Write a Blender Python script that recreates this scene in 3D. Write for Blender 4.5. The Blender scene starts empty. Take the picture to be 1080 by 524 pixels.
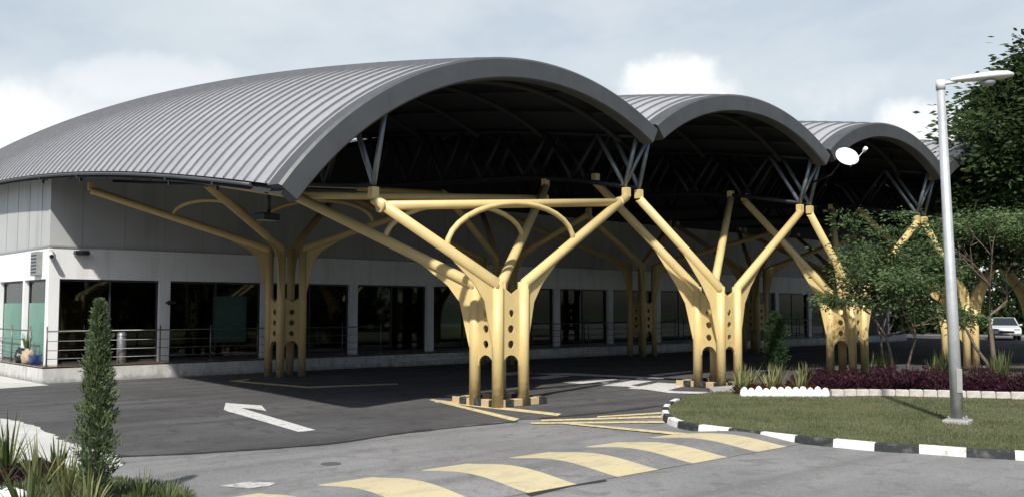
import bpy, bmesh, math, random
import numpy as np
from mathutils import Vector, Matrix
from mathutils.geometry import tessellate_polygon
random.seed(7); RNG = np.random.default_rng(7)
scene = bpy.context.scene
COL = scene.collection
PI = math.pi
# ------------------------------------------------------------------ camera frame helpers
# World frame: X runs along the facade (right and away), Y into the building, origin at the foot of the first steel tree.
EYE = (-14.65, -16.55, 2.1)
PT = math.atan(.063)
def ray(px, py):
    u = (px - 540) / 1000; v = -(py - 262) / 1000
    Y = math.cos(PT) - v * math.sin(PT); Z = math.sin(PT) + v * math.cos(PT)
    return .74 * u + .6725 * Y, -.6725 * u + .74 * Y, Z
def G(px, py, z=0.0):
    d = ray(px, py); t = (z - EYE[2]) / d[2]
    return (EYE[0] + t * d[0], EYE[1] + t * d[1])
def ab(X, Z): return (EYE[0] + .74 * X + .6725 * Z, EYE[1] - .6725 * X + .74 * Z)

# ------------------------------------------------------------------ materials
MATS = {}
def mat(name, rgb, rough=.6, metal=0.0, vary=.12, scale=6.0, bump=0.0, bscale=60.0, spec=.5, detail=6, rgb2=None, coat=0.0):
    m = bpy.data.materials.new(name); m.use_nodes = True
    nt = m.node_tree; N = nt.nodes; L = nt.links; b = N['Principled BSDF']
    b.inputs['Roughness'].default_value = rough; b.inputs['Metallic'].default_value = metal
    b.inputs['Specular IOR Level'].default_value = spec
    b.inputs['Coat Weight'].default_value = coat
    tc = N.new('ShaderNodeTexCoord'); no = N.new('ShaderNodeTexNoise'); no.inputs['Scale'].default_value = scale
    no.inputs['Detail'].default_value = detail; no.inputs['Roughness'].default_value = .62
    L.new(tc.outputs['Object'], no.inputs['Vector'])
    r = N.new('ShaderNodeValToRGB'); r.color_ramp.elements[0].position = .3; r.color_ramp.elements[1].position = .7
    c2 = rgb2 if rgb2 else tuple(min(1, c * (1 + vary)) for c in rgb)
    c1 = tuple(c * (1 - vary) for c in rgb) if not rgb2 else rgb
    r.color_ramp.elements[0].color = (*c1, 1); r.color_ramp.elements[1].color = (*c2, 1)
    L.new(no.outputs['Fac'], r.inputs['Fac']); L.new(r.outputs['Color'], b.inputs['Base Color'])
    if bump:
        n2 = N.new('ShaderNodeTexNoise'); n2.inputs['Scale'].default_value = bscale; n2.inputs['Detail'].default_value = 4
        L.new(tc.outputs['Object'], n2.inputs['Vector'])
        bp = N.new('ShaderNodeBump'); bp.inputs['Strength'].default_value = bump; bp.inputs['Distance'].default_value = .02
        L.new(n2.outputs['Fac'], bp.inputs['Height']); L.new(bp.outputs['Normal'], b.inputs['Normal'])
    MATS[name] = m
    return m
def asphalt(name, base, patch, stain):
    m = mat(name, base, .9, vary=.2, scale=1.0, bump=.5, bscale=90, spec=.3)
    nt = m.node_tree; N = nt.nodes; L = nt.links; b = N['Principled BSDF']
    tc = [n for n in N if n.type == 'TEX_COORD'][0]
    def noise(sc, det, lo, hi, vec=None, dist=0):
        n = N.new('ShaderNodeTexNoise'); n.inputs['Scale'].default_value = sc; n.inputs['Detail'].default_value = det
        n.inputs['Distortion'].default_value = dist
        L.new(vec or tc.outputs['Object'], n.inputs['Vector'])
        mr = N.new('ShaderNodeMapRange'); mr.inputs['From Min'].default_value = lo; mr.inputs['From Max'].default_value = hi
        L.new(n.outputs['Fac'], mr.inputs['Value']); return mr.outputs['Result']
    def mix(f, a, c, amt=None):
        x = N.new('ShaderNodeMix'); x.data_type = 'RGBA'
        if amt is not None:
            mm = N.new('ShaderNodeMath'); mm.operation = 'MULTIPLY'; mm.inputs[1].default_value = amt
            L.new(f, mm.inputs[0]); f = mm.outputs[0]
        L.new(f, x.inputs['Factor'])
        if isinstance(a, tuple): x.inputs['A'].default_value = (*a, 1)
        else: L.new(a, x.inputs['A'])
        if isinstance(c, tuple): x.inputs['B'].default_value = (*c, 1)
        else: L.new(c, x.inputs['B'])
        return x.outputs['Result']
    big = noise(.35, 4, .38, .64)
    c = mix(big, base, patch)
    mp = N.new('ShaderNodeMapping'); mp.inputs['Scale'].default_value = (.12, 1.6, 1); mp.inputs['Rotation'].default_value = (0, 0, .08)
    L.new(tc.outputs['Object'], mp.inputs['Vector'])
    c = mix(noise(1.1, 4, .46, .66, mp.outputs['Vector']), c, stain, .65)         # tyre streaks along the lane
    c = mix(noise(2.6, 6, .54, .66, None, .8), c, stain, .7)
    c = mix(noise(7.5, 5, .58, .70, None, .4), c, patch, .6)                    # oily blotches
    fine = noise(60, 3, .3, .72)
    c = mix(fine, c, tuple(min(1, v * 1.5) for v in patch), .28)
    c = mix(noise(24, 4, .5, .7), c, tuple(v * .6 for v in base), .5)
    grit = noise(170, 2, .6, .75)
    c = mix(grit, c, tuple(v * .45 for v in base), .5)
    L.new(c, b.inputs['Base Color'])
    return m
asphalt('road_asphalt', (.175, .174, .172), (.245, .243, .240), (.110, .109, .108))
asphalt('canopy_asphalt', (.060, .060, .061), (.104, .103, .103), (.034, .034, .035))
mat('concrete', (.33, .325, .31), .85, vary=.14, scale=2, bump=.3, bscale=40)
mat('pale_paving', (.50, .50, .47), .85, vary=.16, scale=1.5, bump=.3, bscale=50)
mat('earth', (.07, .055, .035), .95, vary=.3, scale=8, bump=.6, bscale=30)
mat('grass_soil', (.085, .098, .038), .95, rgb2=(.135, .135, .062), scale=1.6, bump=.6, bscale=60)
mat('far_grass', (.05, .075, .025), .95, vary=.25, scale=.2)
def worn(name, rgb, under, amt=.5, sc=9):
    m = mat(name, rgb, .8, rgb2=under, scale=sc, bump=.3, bscale=90, detail=9)
    r = [n for n in m.node_tree.nodes if n.type == 'VALTORGB'][0]
    r.color_ramp.elements[0].position = amt; r.color_ramp.elements[1].position = amt + .16
    return m
worn('white_marking', (.58, .58, .56), (.24, .24, .23), .6)
worn('faded_marking', (.50, .50, .48), (.17, .17, .168), .47)
worn('yellow_marking', (.60, .50, .27), (.24, .21, .15), .57)
worn('hump_yellow', (.54, .465, .285), (.38, .34, .24), .56, 2.2)
worn('kerb_white', (.74, .74, .71), (.32, .32, .30), .62, 6)
worn('kerb_black', (.018, .022, .024), (.06, .062, .06), .6, 6)
worn('kerb_tan', (.50, .37, .22), (.28, .2, .13), .6, 8)
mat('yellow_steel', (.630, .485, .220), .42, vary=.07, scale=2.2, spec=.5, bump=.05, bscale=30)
mat('shaded_yellow_steel', (.56, .41, .19), .48, vary=.10, scale=2.5, spec=.4)  # the yellow steel again, with the roof's shade put into its colour
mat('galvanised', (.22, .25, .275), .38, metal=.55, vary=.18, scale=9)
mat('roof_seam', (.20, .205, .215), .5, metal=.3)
mat('roof_metal', (.44, .445, .465), .45, metal=.40, vary=.10, scale=1.3)
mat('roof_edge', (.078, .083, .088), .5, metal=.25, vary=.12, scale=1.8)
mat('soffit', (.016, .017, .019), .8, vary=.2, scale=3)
mat('dark_shaded_steel', (.014, .015, .018), .55, metal=.3, vary=.2, scale=4)  # dark steel; on the trusses the canopy shade is put into this colour
mat('cladding_grey', (.42, .43, .43), .6, vary=.06, scale=.7)
mat('white_wall', (.78, .79, .79), .75, vary=.05, scale=.9, bump=.05)
mat('plinth_white', (.52, .52, .50), .85, vary=.16, scale=2.4, bump=.2, bscale=30)
mat('joint_grey', (.30, .305, .31), .6)
mat('floor_tile', (.13, .095, .075), .18, vary=.2, scale=3)
mat('room_dark', (.05, .05, .055), .8, vary=.2, scale=2)
mat('window_frame', (.05, .053, .055), .45, metal=.4)
mat('black_plastic', (.015, .015, .017), .4)
mat('grey_box', (.24, .25, .25), .55)
mat('steel_rail', (.16, .155, .15), .4, metal=.5, vary=.2, scale=12)
mat('steel_bin', (.28, .29, .30), .35, metal=.7, vary=.1)
mat('lamp_white', (.62, .63, .62), .45, vary=.06)
mat('pole_grey', (.50, .52, .54), .45, metal=.35, vary=.12, scale=5)
mat('lens_grey', (.30, .31, .32), .25)
mat('blue_plastic', (.05, .09, .30), .4)
mat('cream_cloth', (.36, .29, .20), .9, vary=.2, scale=12)
mat('green_panel', (.035, .085, .065), .5, vary=.15, scale=3)
mat('film_green', (.12, .255, .205), .35, vary=.15, scale=1.4)
mat('dish_white', (.80, .80, .80), .4, vary=.04)
mat('terracotta', (.30, .12, .07), .8)
mat('stone_white', (.80, .80, .78), .85, vary=.10, scale=9, bump=.3, bscale=25)
mat('stone_pale', (.46, .43, .40), .9, vary=.25, scale=5, bump=.3, bscale=25)
mat('bark', (.13, .10, .075), .9, vary=.3, scale=12, bump=.6, bscale=25)
mat('bark_dark', (.06, .048, .038), .9, vary=.3, scale=8, bump=.6, bscale=20)
mat('car_white', (.62, .64, .66), .25, coat=.6, vary=.02)
mat('car_glass', (.02, .028, .03), .08)
mat('tyre', (.02, .02, .02), .8)
mat('chrome', (.5, .5, .52), .2, metal=.9)
mat('plate_white', (.7, .7, .68), .5)
def leafmat(name, c1, c2, scale=3.0, trans=.35, rough=.6, kv=.7, kn=1.0):
    m = bpy.data.materials.new(name); m.use_nodes = True
    nt = m.node_tree; N = nt.nodes; L = nt.links; b = N['Principled BSDF']; out = N['Material Output']
    b.inputs['Roughness'].default_value = rough; b.inputs['Specular IOR Level'].default_value = .3
    tc = N.new('ShaderNodeTexCoord'); no = N.new('ShaderNodeTexNoise'); no.inputs['Scale'].default_value = scale; no.inputs['Detail'].default_value = 5
    L.new(tc.outputs['Object'], no.inputs['Vector'])
    at = N.new('ShaderNodeAttribute'); at.attribute_name = 'leafvar'
    ad = N.new('ShaderNodeMath'); ad.operation = 'MULTIPLY_ADD'; ad.inputs[1].default_value = kv; 
    L.new(at.outputs['Fac'], ad.inputs[0])
    sb = N.new('ShaderNodeMath'); sb.operation = 'SUBTRACT'; sb.inputs[1].default_value = .35
    L.new(no.outputs['Fac'], sb.inputs[0])
    ks = N.new('ShaderNodeMath'); ks.operation = 'MULTIPLY'; ks.inputs[1].default_value = kn; L.new(sb.outputs[0], ks.inputs[0]); L.new(ks.outputs[0], ad.inputs[2])
    r = N.new('ShaderNodeValToRGB'); r.color_ramp.elements[0].position = .1; r.color_ramp.elements[1].position = .9
    r.color_ramp.elements[0].color = (*c1, 1); r.color_ramp.elements[1].color = (*c2, 1)
    L.new(ad.outputs[0], r.inputs['Fac']); L.new(r.outputs['Color'], b.inputs['Base Color'])
    t = N.new('ShaderNodeBsdfTranslucent'); L.new(r.outputs['Color'], t.inputs['Color'])
    mx = N.new('ShaderNodeMixShader'); mx.inputs['Fac'].default_value = trans
    L.new(b.outputs['BSDF'], mx.inputs[1]); L.new(t.outputs['BSDF'], mx.inputs[2]); L.new(mx.outputs['Shader'], out.inputs['Surface'])
    MATS[name] = m
leafmat('leaf_fresh', (.040, .078, .028), (.16, .23, .095), 1.2)
leafmat('leaf_dark', (.012, .028, .010), (.070, .110, .036), .6)
leafmat('leaf_conifer', (.042, .072, .032), (.19, .245, .115), 5)
leafmat('leaf_topiary', (.022, .050, .020), (.060, .105, .040), 5)
leafmat('leaf_purple', (.016, .006, .010), (.075, .020, .036), 3.5)
leafmat('leaf_spiky', (.10, .13, .04), (.42, .40, .20), 4)
leafmat('leaf_spiky_green', (.035, .06, .018), (.17, .20, .07), 4)
leafmat('leaf_palm', (.04, .08, .025), (.10, .17, .05), 4)
leafmat('grass_blade', (.058, .088, .032), (.175, .185, .095), .9, .3, .6, .45, 2.2)
def glassmat(name, tint, t=.35, rough=.03):
    m = bpy.data.materials.new(name); m.use_nodes = True
    nt = m.node_tree; N = nt.nodes; L = nt.links; out = N['Material Output']; N.remove(N['Principled BSDF'])
    tr = N.new('ShaderNodeBsdfTransparent'); tr.inputs['Color'].default_value = (*[c * t for c in tint], 1)
    gl = N.new('ShaderNodeBsdfGlossy'); gl.inputs['Roughness'].default_value = rough; gl.inputs['Color'].default_value = (.9, .95, .93, 1)
    no = N.new('ShaderNodeTexNoise'); no.inputs['Scale'].default_value = .7
    bp = N.new('ShaderNodeBump'); bp.inputs['Strength'].default_value = .04; L.new(no.outputs['Fac'], bp.inputs['Height']); L.new(bp.outputs['Normal'], gl.inputs['Normal'])
    fr = N.new('ShaderNodeFresnel'); fr.inputs['IOR'].default_value = 1.5
    mx = N.new('ShaderNodeMixShader'); L.new(fr.outputs['Fac'], mx.inputs['Fac'])
    L.new(tr.outputs['BSDF'], mx.inputs[1]); L.new(gl.outputs['BSDF'], mx.inputs[2]); L.new(mx.outputs['Shader'], out.inputs['Surface'])
    MATS[name] = m
glassmat('tinted_glass', (.75, .9, .85), .45)
glassmat('green_glass', (.5, .95, .8), .6)

def dirt(name, col, scale, lo, hi, amt, rot=(0, 0, 0), coords='Object'):
    m = MATS[name]; nt = m.node_tree; N = nt.nodes; L = nt.links; b = N['Principled BSDF']
    src = b.inputs['Base Color'].links[0].from_socket
    tc = N.new('ShaderNodeTexCoord'); mp = N.new('ShaderNodeMapping'); mp.inputs['Scale'].default_value = scale; mp.inputs['Rotation'].default_value = rot
    L.new(tc.outputs[coords], mp.inputs['Vector'])
    n = N.new('ShaderNodeTexNoise'); n.inputs['Scale'].default_value = 1; n.inputs['Detail'].default_value = 8; n.inputs['Roughness'].default_value = .65; L.new(mp.outputs[0], n.inputs['Vector'])
    r = N.new('ShaderNodeMapRange'); r.inputs['From Min'].default_value = lo; r.inputs['From Max'].default_value = hi; r.inputs['To Max'].default_value = amt; L.new(n.outputs['Fac'], r.inputs['Value'])
    x = N.new('ShaderNodeMix'); x.data_type = 'RGBA'; L.new(r.outputs[0], x.inputs['Factor']); L.new(src, x.inputs['A']); x.inputs['B'].default_value = (*col, 1)
    L.new(x.outputs['Result'], b.inputs['Base Color'])
def base_grime(name, col, z0, z1, amt):
    m = MATS[name]; nt = m.node_tree; N = nt.nodes; L = nt.links; b = N['Principled BSDF']
    src = b.inputs['Base Color'].links[0].from_socket
    g = N.new('ShaderNodeNewGeometry'); sp = N.new('ShaderNodeSeparateXYZ'); L.new(g.outputs['Position'], sp.inputs[0])
    n = N.new('ShaderNodeTexNoise'); n.inputs['Scale'].default_value = 7; n.inputs['Detail'].default_value = 7; L.new(g.outputs['Position'], n.inputs['Vector'])
    a = N.new('ShaderNodeMath'); a.operation = 'MULTIPLY_ADD'; a.inputs[1].default_value = (z1 - z0) * 2.4; L.new(n.outputs['Fac'], a.inputs[0]); a.inputs[2].default_value = -(z1 - z0) * 1.2
    c = N.new('ShaderNodeMath'); c.operation = 'ADD'; L.new(sp.outputs['Z'], c.inputs[0]); L.new(a.outputs[0], c.inputs[1])
    r = N.new('ShaderNodeMapRange'); r.inputs['From Min'].default_value = z1; r.inputs['From Max'].default_value = z0; r.inputs['To Max'].default_value = amt; L.new(c.outputs[0], r.inputs['Value'])
    x = N.new('ShaderNodeMix'); x.data_type = 'RGBA'; L.new(r.outputs[0], x.inputs['Factor']); L.new(src, x.inputs['A']); x.inputs['B'].default_value = (*col, 1)
    L.new(x.outputs['Result'], b.inputs['Base Color'])
for q in ('yellow_steel', 'shaded_yellow_steel'):
    dirt(q, (.30, .22, .12), (9, 9, .7), .56, .8, .35); dirt(q, (.20, .10, .05), (14, 14, 9), .69, .76, .6); base_grime(q, (.16, .12, .08), .15, .55, .6)
dirt('roof_metal', (.30, .31, .32), (.5, 2.4, .5), .5, .8, .4)
dirt('roof_edge', (.05, .05, .05), (3, 3, 1.2), .5, .75, .5)
dirt('cladding_grey', (.22, .22, .21), (2.2, 2.2, .25), .5, .78, .5)
dirt('white_wall', (.40, .40, .37), (2.6, 2.6, .3), .52, .8, .5)
dirt('plinth_white', (.20, .19, .17), (4, 4, 1.0), .5, .72, .6); base_grime('plinth_white', (.15, .14, .12), .0, .16, .6)
dirt('pole_grey', (.30, .29, .27), (12, 12, .8), .52, .75, .5); base_grime('pole_grey', (.2, .17, .13), .1, .5, .5)
dirt('kerb_white', (.20, .18, .14), (6, 6, 6), .52, .7, .75); dirt('kerb_black', (.14, .14, .13), (7, 7, 7), .5, .7, .7)
dirt('hump_yellow', (.26, .24, .20), (1.2, 5, 2), .5, .72, .45); dirt('hump_yellow', (.16, .15, .14), (16, 16, 16), .60, .68, .6)
dirt('white_marking', (.16, .16, .16), (8, 8, 8), .54, .64, .8); dirt('yellow_marking', (.13, .13, .12), (9, 9, 9), .52, .64, .8)
dirt('grass_soil', (.12, .10, .06), (1.1, 1.1, 1.1), .52, .66, .6)

# ------------------------------------------------------------------ mesh helpers
class MB:
    def __init__(s): s.v = []; s.f = []; s.mi = []; s.sm = []
    def add(s, vs, fs, mi=0, smooth=False):
        o = len(s.v); s.v += [tuple(p) for p in vs]
        for f in fs: s.f.append(tuple(i + o for i in f)); s.mi.append(mi); s.sm.append(smooth)
    def box(s, c, d, rz=0.0, mi=0, bev=0.0):
        x, y, z = c; a, b, h = d[0] / 2, d[1] / 2, d[2] / 2; cs, sn = math.cos(rz), math.sin(rz)
        if bev <= 0:
            P = [(i * a, j * b, k * h) for k in (-1, 1) for i, j in ((-1, -1), (1, -1), (1, 1), (-1, 1))]
            F = [(3, 2, 1, 0), (4, 5, 6, 7), (0, 1, 5, 4), (1, 2, 6, 5), (2, 3, 7, 6), (3, 0, 4, 7)]
        else:
            e = bev; P = []
            for (aa, bb, hh) in ((a - e, b - e, -h), (a, b, -h + e), (a, b, h - e), (a - e, b - e, h)):
                P += [(-aa, -bb, hh), (aa, -bb, hh), (aa, bb, hh), (-aa, bb, hh)]
            F = [(3, 2, 1, 0), (12, 13, 14, 15)]
            for q in range(3):
                for i in range(4): F.append((q * 4 + i, q * 4 + (i + 1) % 4, q * 4 + 4 + (i + 1) % 4, q * 4 + 4 + i))
        s.add([(x + p[0] * cs - p[1] * sn, y + p[0] * sn + p[1] * cs, z + p[2]) for p in P], F, mi)
    def beam(s, p, q, w, h, mi=0):
        p, q = Vector(p), Vector(q); d = (q - p).normalized()
        up = Vector((0, 0, 1)) if abs(d.z) < .95 else Vector((1, 0, 0))
        sd = d.cross(up).normalized(); u = sd.cross(d)
        P = [e + sd * (i * w / 2) + u * (j * h / 2) for e in (p, q) for i, j in ((-1, -1), (1, -1), (1, 1), (-1, 1))]
        s.add(P, [(3, 2, 1, 0), (4, 5, 6, 7), (0, 1, 5, 4), (1, 2, 6, 5), (2, 3, 7, 6), (3, 0, 4, 7)], mi)
    def tube(s, pts, r, n=12, mi=0, caps=True):
        pts = [Vector(p) for p in pts]; rs = r if isinstance(r, (list, tuple)) else [r] * len(pts)
        V = []; ref = None
        for i, p in enumerate(pts):
            t = (pts[min(i + 1, len(pts) - 1)] - pts[max(i - 1, 0)]).normalized()
            if ref is None:
                ref = t.cross(Vector((0, 0, 1)))
                if ref.length < .05: ref = Vector((1, 0, 0))
                ref.normalize()
            ref = (ref - t * ref.dot(t)).normalized(); w = t.cross(ref)
            for k in range(n):
                a = 2 * PI * k / n; V.append(p + (ref * math.cos(a) + w * math.sin(a)) * rs[i])
        F = [(i * n + k, i * n + (k + 1) % n, (i + 1) * n + (k + 1) % n, (i + 1) * n + k) for i in range(len(pts) - 1) for k in range(n)]
        s.add(V, F, mi, True)
        if caps:
            s.add(V[:n], [tuple(range(n))[::-1]], mi); s.add(V[-n:], [tuple(range(n))], mi)
    def lathe(s, c, prof, n=20, mi=0):
        V = [(c[0] + r * math.cos(2 * PI * k / n), c[1] + r * math.sin(2 * PI * k / n), c[2] + z) for r, z in prof for k in range(n)]
        F = [(i * n + k, i * n + (k + 1) % n, (i + 1) * n + (k + 1) % n, (i + 1) * n + k) for i in range(len(prof) - 1) for k in range(n)]
        s.add(V, F, mi, True)
    def prism(s, poly, z0, z1, mi=0, top=True, bottom=False):
        n = len(poly)
        tri = tessellate_polygon([[Vector((p[0], p[1], 0)) for p in poly]])
        ar = sum(poly[i][0] * poly[(i + 1) % n][1] - poly[(i + 1) % n][0] * poly[i][1] for i in range(n))
        if top: s.add([(p[0], p[1], z1) for p in poly], [up_tri(poly, t) for t in tri], mi)
        if z1 > z0:
            V = [(p[0], p[1], z0) for p in poly] + [(p[0], p[1], z1) for p in poly]
            F = [(i, (i + 1) % n, n + (i + 1) % n, n + i) if ar > 0 else (n + i, n + (i + 1) % n, (i + 1) % n, i) for i in range(n)]
            s.add(V, F, mi)
    def plate(s, loops, o, ux, uy, th, mi=0):
        """flat plate with holes: loops in 2D, laid at o with axes ux, uy, thickness th"""
        o, ux, uy = Vector(o), Vector(ux), Vector(uy); nz = ux.cross(uy).normalized()
        tri = tessellate_polygon([[Vector((p[0], p[1], 0)) for p in lp] for lp in loops])
        flat = [p for lp in loops for p in lp]
        for sgn in (-1, 1):
            s.add([o + ux * p[0] + uy * p[1] + nz * (sgn * th / 2) for p in flat], [tuple(t) if sgn > 0 else tuple(t)[::-1] for t in tri], mi)
        for lp in loops:
            n = len(lp); V = [o + ux * p[0] + uy * p[1] - nz * th / 2 for p in lp] + [o + ux * p[0] + uy * p[1] + nz * th / 2 for p in lp]
            s.add(V, [(i, (i + 1) % n, n + (i + 1) % n, n + i) for i in range(n)], mi)
    def build(s, name, mats, parent=None, recalc=True):
        if isinstance(mats, str): mats = [mats]
        me = bpy.data.meshes.new(name); me.from_pydata(s.v, [], s.f)
        for m in mats: me.materials.append(MATS[m])
        me.polygons.foreach_set('material_index', s.mi); me.polygons.foreach_set('use_smooth', s.sm)
        if recalc:
            bm = bmesh.new(); bm.from_mesh(me); bmesh.ops.remove_doubles(bm, verts=bm.verts, dist=1e-5)
            bmesh.ops.recalc_face_normals(bm, faces=bm.faces); bm.to_mesh(me); bm.free()
        me.update()
        o = bpy.data.objects.new(name, me); COL.objects.link(o)
        if parent: o.parent = parent; o.matrix_parent_inverse = parent.matrix_basis.inverted()
        return o
def up_tri(poly, t):
    a, b, c = (poly[i] for i in t)
    return tuple(t) if (b[0] - a[0]) * (c[1] - a[1]) - (b[1] - a[1]) * (c[0] - a[0]) > 0 else tuple(t)[::-1]
def tag(o, label=None, cat=None, group=None, kind=None):
    if label: o['label'] = label
    if cat: o['category'] = cat
    if group: o['group'] = group
    if kind: o['kind'] = kind
    return o
def thing(name, loc, label, cat, group=None, rz=0.0):
    o = bpy.data.objects.new(name, None); COL.objects.link(o); o.location = loc; o.rotation_euler = (0, 0, rz); o.empty_display_size = .2
    bpy.context.view_layer.update()
    return tag(o, label, cat, group)
def local(o, name, mb, mats, recalc=True):
    """mesh given in the thing's own frame"""
    c = mb.build(name, mats, None, recalc); c.parent = o; return c
def copy_tree(o, parent=None):
    c = o.copy(); COL.objects.link(c)
    if parent: c.parent = parent
    for ch in [x for x in bpy.data.objects if x.parent == o]: copy_tree(ch, c)
    return c
def sheet(name, poly, z, m, kind='structure'):
    mb = MB(); mb.prism(poly, z, z); o = mb.build(name, m, None, False); return tag(o, kind=kind)
def catmull(pts, k=8, closed=False):
    out = []; n = len(pts)
    for i in range(n - 1):
        p0, p1, p2, p3 = pts[max(i - 1, 0)], pts[i], pts[i + 1], pts[min(i + 2, n - 1)]
        for j in range(k):
            t = j / k
            out.append(tuple(.5 * (2 * p1[d] + (p2[d] - p0[d]) * t + (2 * p0[d] - 5 * p1[d] + 4 * p2[d] - p3[d]) * t * t + (3 * p1[d] - p0[d] - 3 * p2[d] + p3[d]) * t ** 3) for d in range(len(p1))))
    out.append(tuple(pts[-1])); return out
def leaves(name, P, D, size, aspect, m, parent=None, var=None, up=None, tilt=1.0):
    """P centres, D long-axis directions (n,3), leaf size array; one quad (diamond) each"""
    n = len(P); P = np.asarray(P, float); D = np.asarray(D, float); D /= np.linalg.norm(D, axis=1)[:, None] + 1e-9
    R = RNG.normal(size=(n, 3))
    if up is not None: R = R * tilt + np.array([0, 0, up])
    S = np.cross(D, R); S /= np.linalg.norm(S, axis=1)[:, None] + 1e-9
    size = np.broadcast_to(np.asarray(size, float), (n,))[:, None]
    V = np.stack([P, P + D * size * .5 + S * size * aspect * .5, P + D * size, P + D * size * .5 - S * size * aspect * .5], 1).reshape(-1, 3)
    me = bpy.data.meshes.new(name); me.vertices.add(4 * n); me.vertices.foreach_set('co', V.ravel())
    me.loops.add(4 * n); me.loops.foreach_set('vertex_index', np.arange(4 * n)); me.polygons.add(n)
    me.polygons.foreach_set('loop_start', np.arange(n) * 4); me.polygons.foreach_set('loop_total', np.full(n, 4))
    at = me.attributes.new('leafvar', 'FLOAT', 'FACE')
    at.data.foreach_set('value', RNG.random(n) if var is None else var)
    me.materials.append(MATS[m]); me.update(); me.validate()
    o = bpy.data.objects.new(name, me); COL.objects.link(o)
    if parent: o.parent = parent
    return o
def blades(name, base, dirs, length, width, m, parent=None, bend=.5, seg=4):
    """curved strap leaves: n bases, n horizontal lean dirs"""
    mb = MB(); vv = []
    for (b, d, l, w) in zip(base, dirs, length, width):
        d = Vector(d); hz = Vector((d.x, d.y, 0)); side = Vector((-d.y, d.x, 0)).normalized() if hz.length > 1e-4 else Vector((1, 0, 0))
        V = []; p = Vector(b); dd = d.normalized()
        for i in range(seg + 1):
            t = i / seg; ww = w * (1 - t ** 1.6) * (.6 + .4 * min(1, t * 4)) + .001
            V += [p - side * ww / 2, p + side * ww / 2 + Vector((0, 0, ww * .25))]
            p = p + dd * (l / seg); dd = (dd + Vector((hz.x, hz.y, -1)) * (bend / seg) * (t + .2)).normalized()
        mb.add(V, [(2 * i, 2 * i + 1, 2 * i + 3, 2 * i + 2) for i in range(seg)], 0, True); vv += [random.random()] * seg
    o = mb.build(name, m, None, False); at = o.data.attributes.new('leafvar', 'FLOAT', 'FACE'); at.data.foreach_set('value', vv)
    if parent: o.parent = parent
    return o

# ------------------------------------------------------------------ world, sun, camera
SD = Vector((.75, .60, -1.0)).normalized()
w = bpy.data.worlds.new('World'); scene.world = w; w.use_nodes = True
nt = w.node_tree; N = nt.nodes; L = nt.links; bg = N['Background']; bg.inputs['Strength'].default_value = .10
sky = N.new('ShaderNodeTexSky'); sky.sky_type = 'NISHITA'; sky.sun_disc = False
sky.sun_elevation = math.asin(-SD.z); sky.sun_rotation = math.atan2(-SD.x, -SD.y) % (2 * PI)
sky.air_density = 1.0; sky.dust_density = 1.6; sky.ozone_density = 1.4
tc = N.new('ShaderNodeTexCoord'); sx = N.new('ShaderNodeSeparateXYZ'); L.new(tc.outputs['Generated'], sx.inputs[0])
def wm(op, a, b=None, c=None):
    m = N.new('ShaderNodeMath'); m.operation = op
    for i, v in enumerate((a, b, c)):
        if v is None: continue
        if isinstance(v, (int, float)): m.inputs[i].default_value = v
        else: L.new(v, m.inputs[i])
    return m.outputs[0]
den = wm('ADD', wm('MAXIMUM', sx.outputs['Z'], 0.0), .16)
cb = N.new('ShaderNodeCombineXYZ'); L.new(wm('DIVIDE', sx.outputs['X'], den), cb.inputs[0]); L.new(wm('DIVIDE', sx.outputs['Y'], den), cb.inputs[1])
def wnoise(vec, sc, det, lo, hi, rough=.55, dist=0.0, off=(0, 0, 0)):
    mp = N.new('ShaderNodeMapping'); mp.inputs['Location'].default_value = off; L.new(vec, mp.inputs['Vector'])
    n = N.new('ShaderNodeTexNoise'); n.inputs['Scale'].default_value = sc; n.inputs['Detail'].default_value = det
    n.inputs['Roughness'].default_value = rough; n.inputs['Distortion'].default_value = dist; L.new(mp.outputs[0], n.inputs['Vector'])
    r = N.new('ShaderNodeMapRange'); r.interpolation_type = 'SMOOTHSTEP'
    r.inputs['From Min'].default_value = lo; r.inputs['From Max'].default_value = hi; L.new(n.outputs['Fac'], r.inputs['Value']); return r.outputs[0]
def wmix(f, a, b):
    x = N.new('ShaderNodeMix'); x.data_type = 'RGBA'; L.new(f, x.inputs['Factor'])
    for k, v in (('A', a), ('B', b)):
        if isinstance(v, tuple): x.inputs[k].default_value = (*v, 1)
        else: L.new(v, x.inputs[k])
    return x.outputs['Result']
veil = wnoise(cb.outputs[0], .9, 7, .30, .68, .6, .3, (3.1, 1.7, 0))
c0 = wmix(wm('MULTIPLY_ADD', veil, .35, .6), sky.outputs[0], (6.0, 6.6, 7.0))
soft = wnoise(cb.outputs[0], 1.6, 8, .42, .72, .6, .2, (7.3, 4.1, 2))
c1 = wmix(wm('MULTIPLY', soft, .55), c0, (6.6, 7.0, 7.35))
# heaped clouds low over the horizon: noise on the direction itself
puff = wnoise(tc.outputs['Generated'], 4.2, 8, .50, .57, .55, .1, (1.3, 5.2, .35))
low = N.new('ShaderNodeMapRange'); low.inputs['From Min'].default_value = .24; low.inputs['From Max'].default_value = .15; L.new(sx.outputs['Z'], low.inputs['Value'])
c2 = wmix(wm('MULTIPLY', wm('MULTIPLY', puff, low.outputs[0]), .85), c1, (8.6, 8.7, 8.8))
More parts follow.
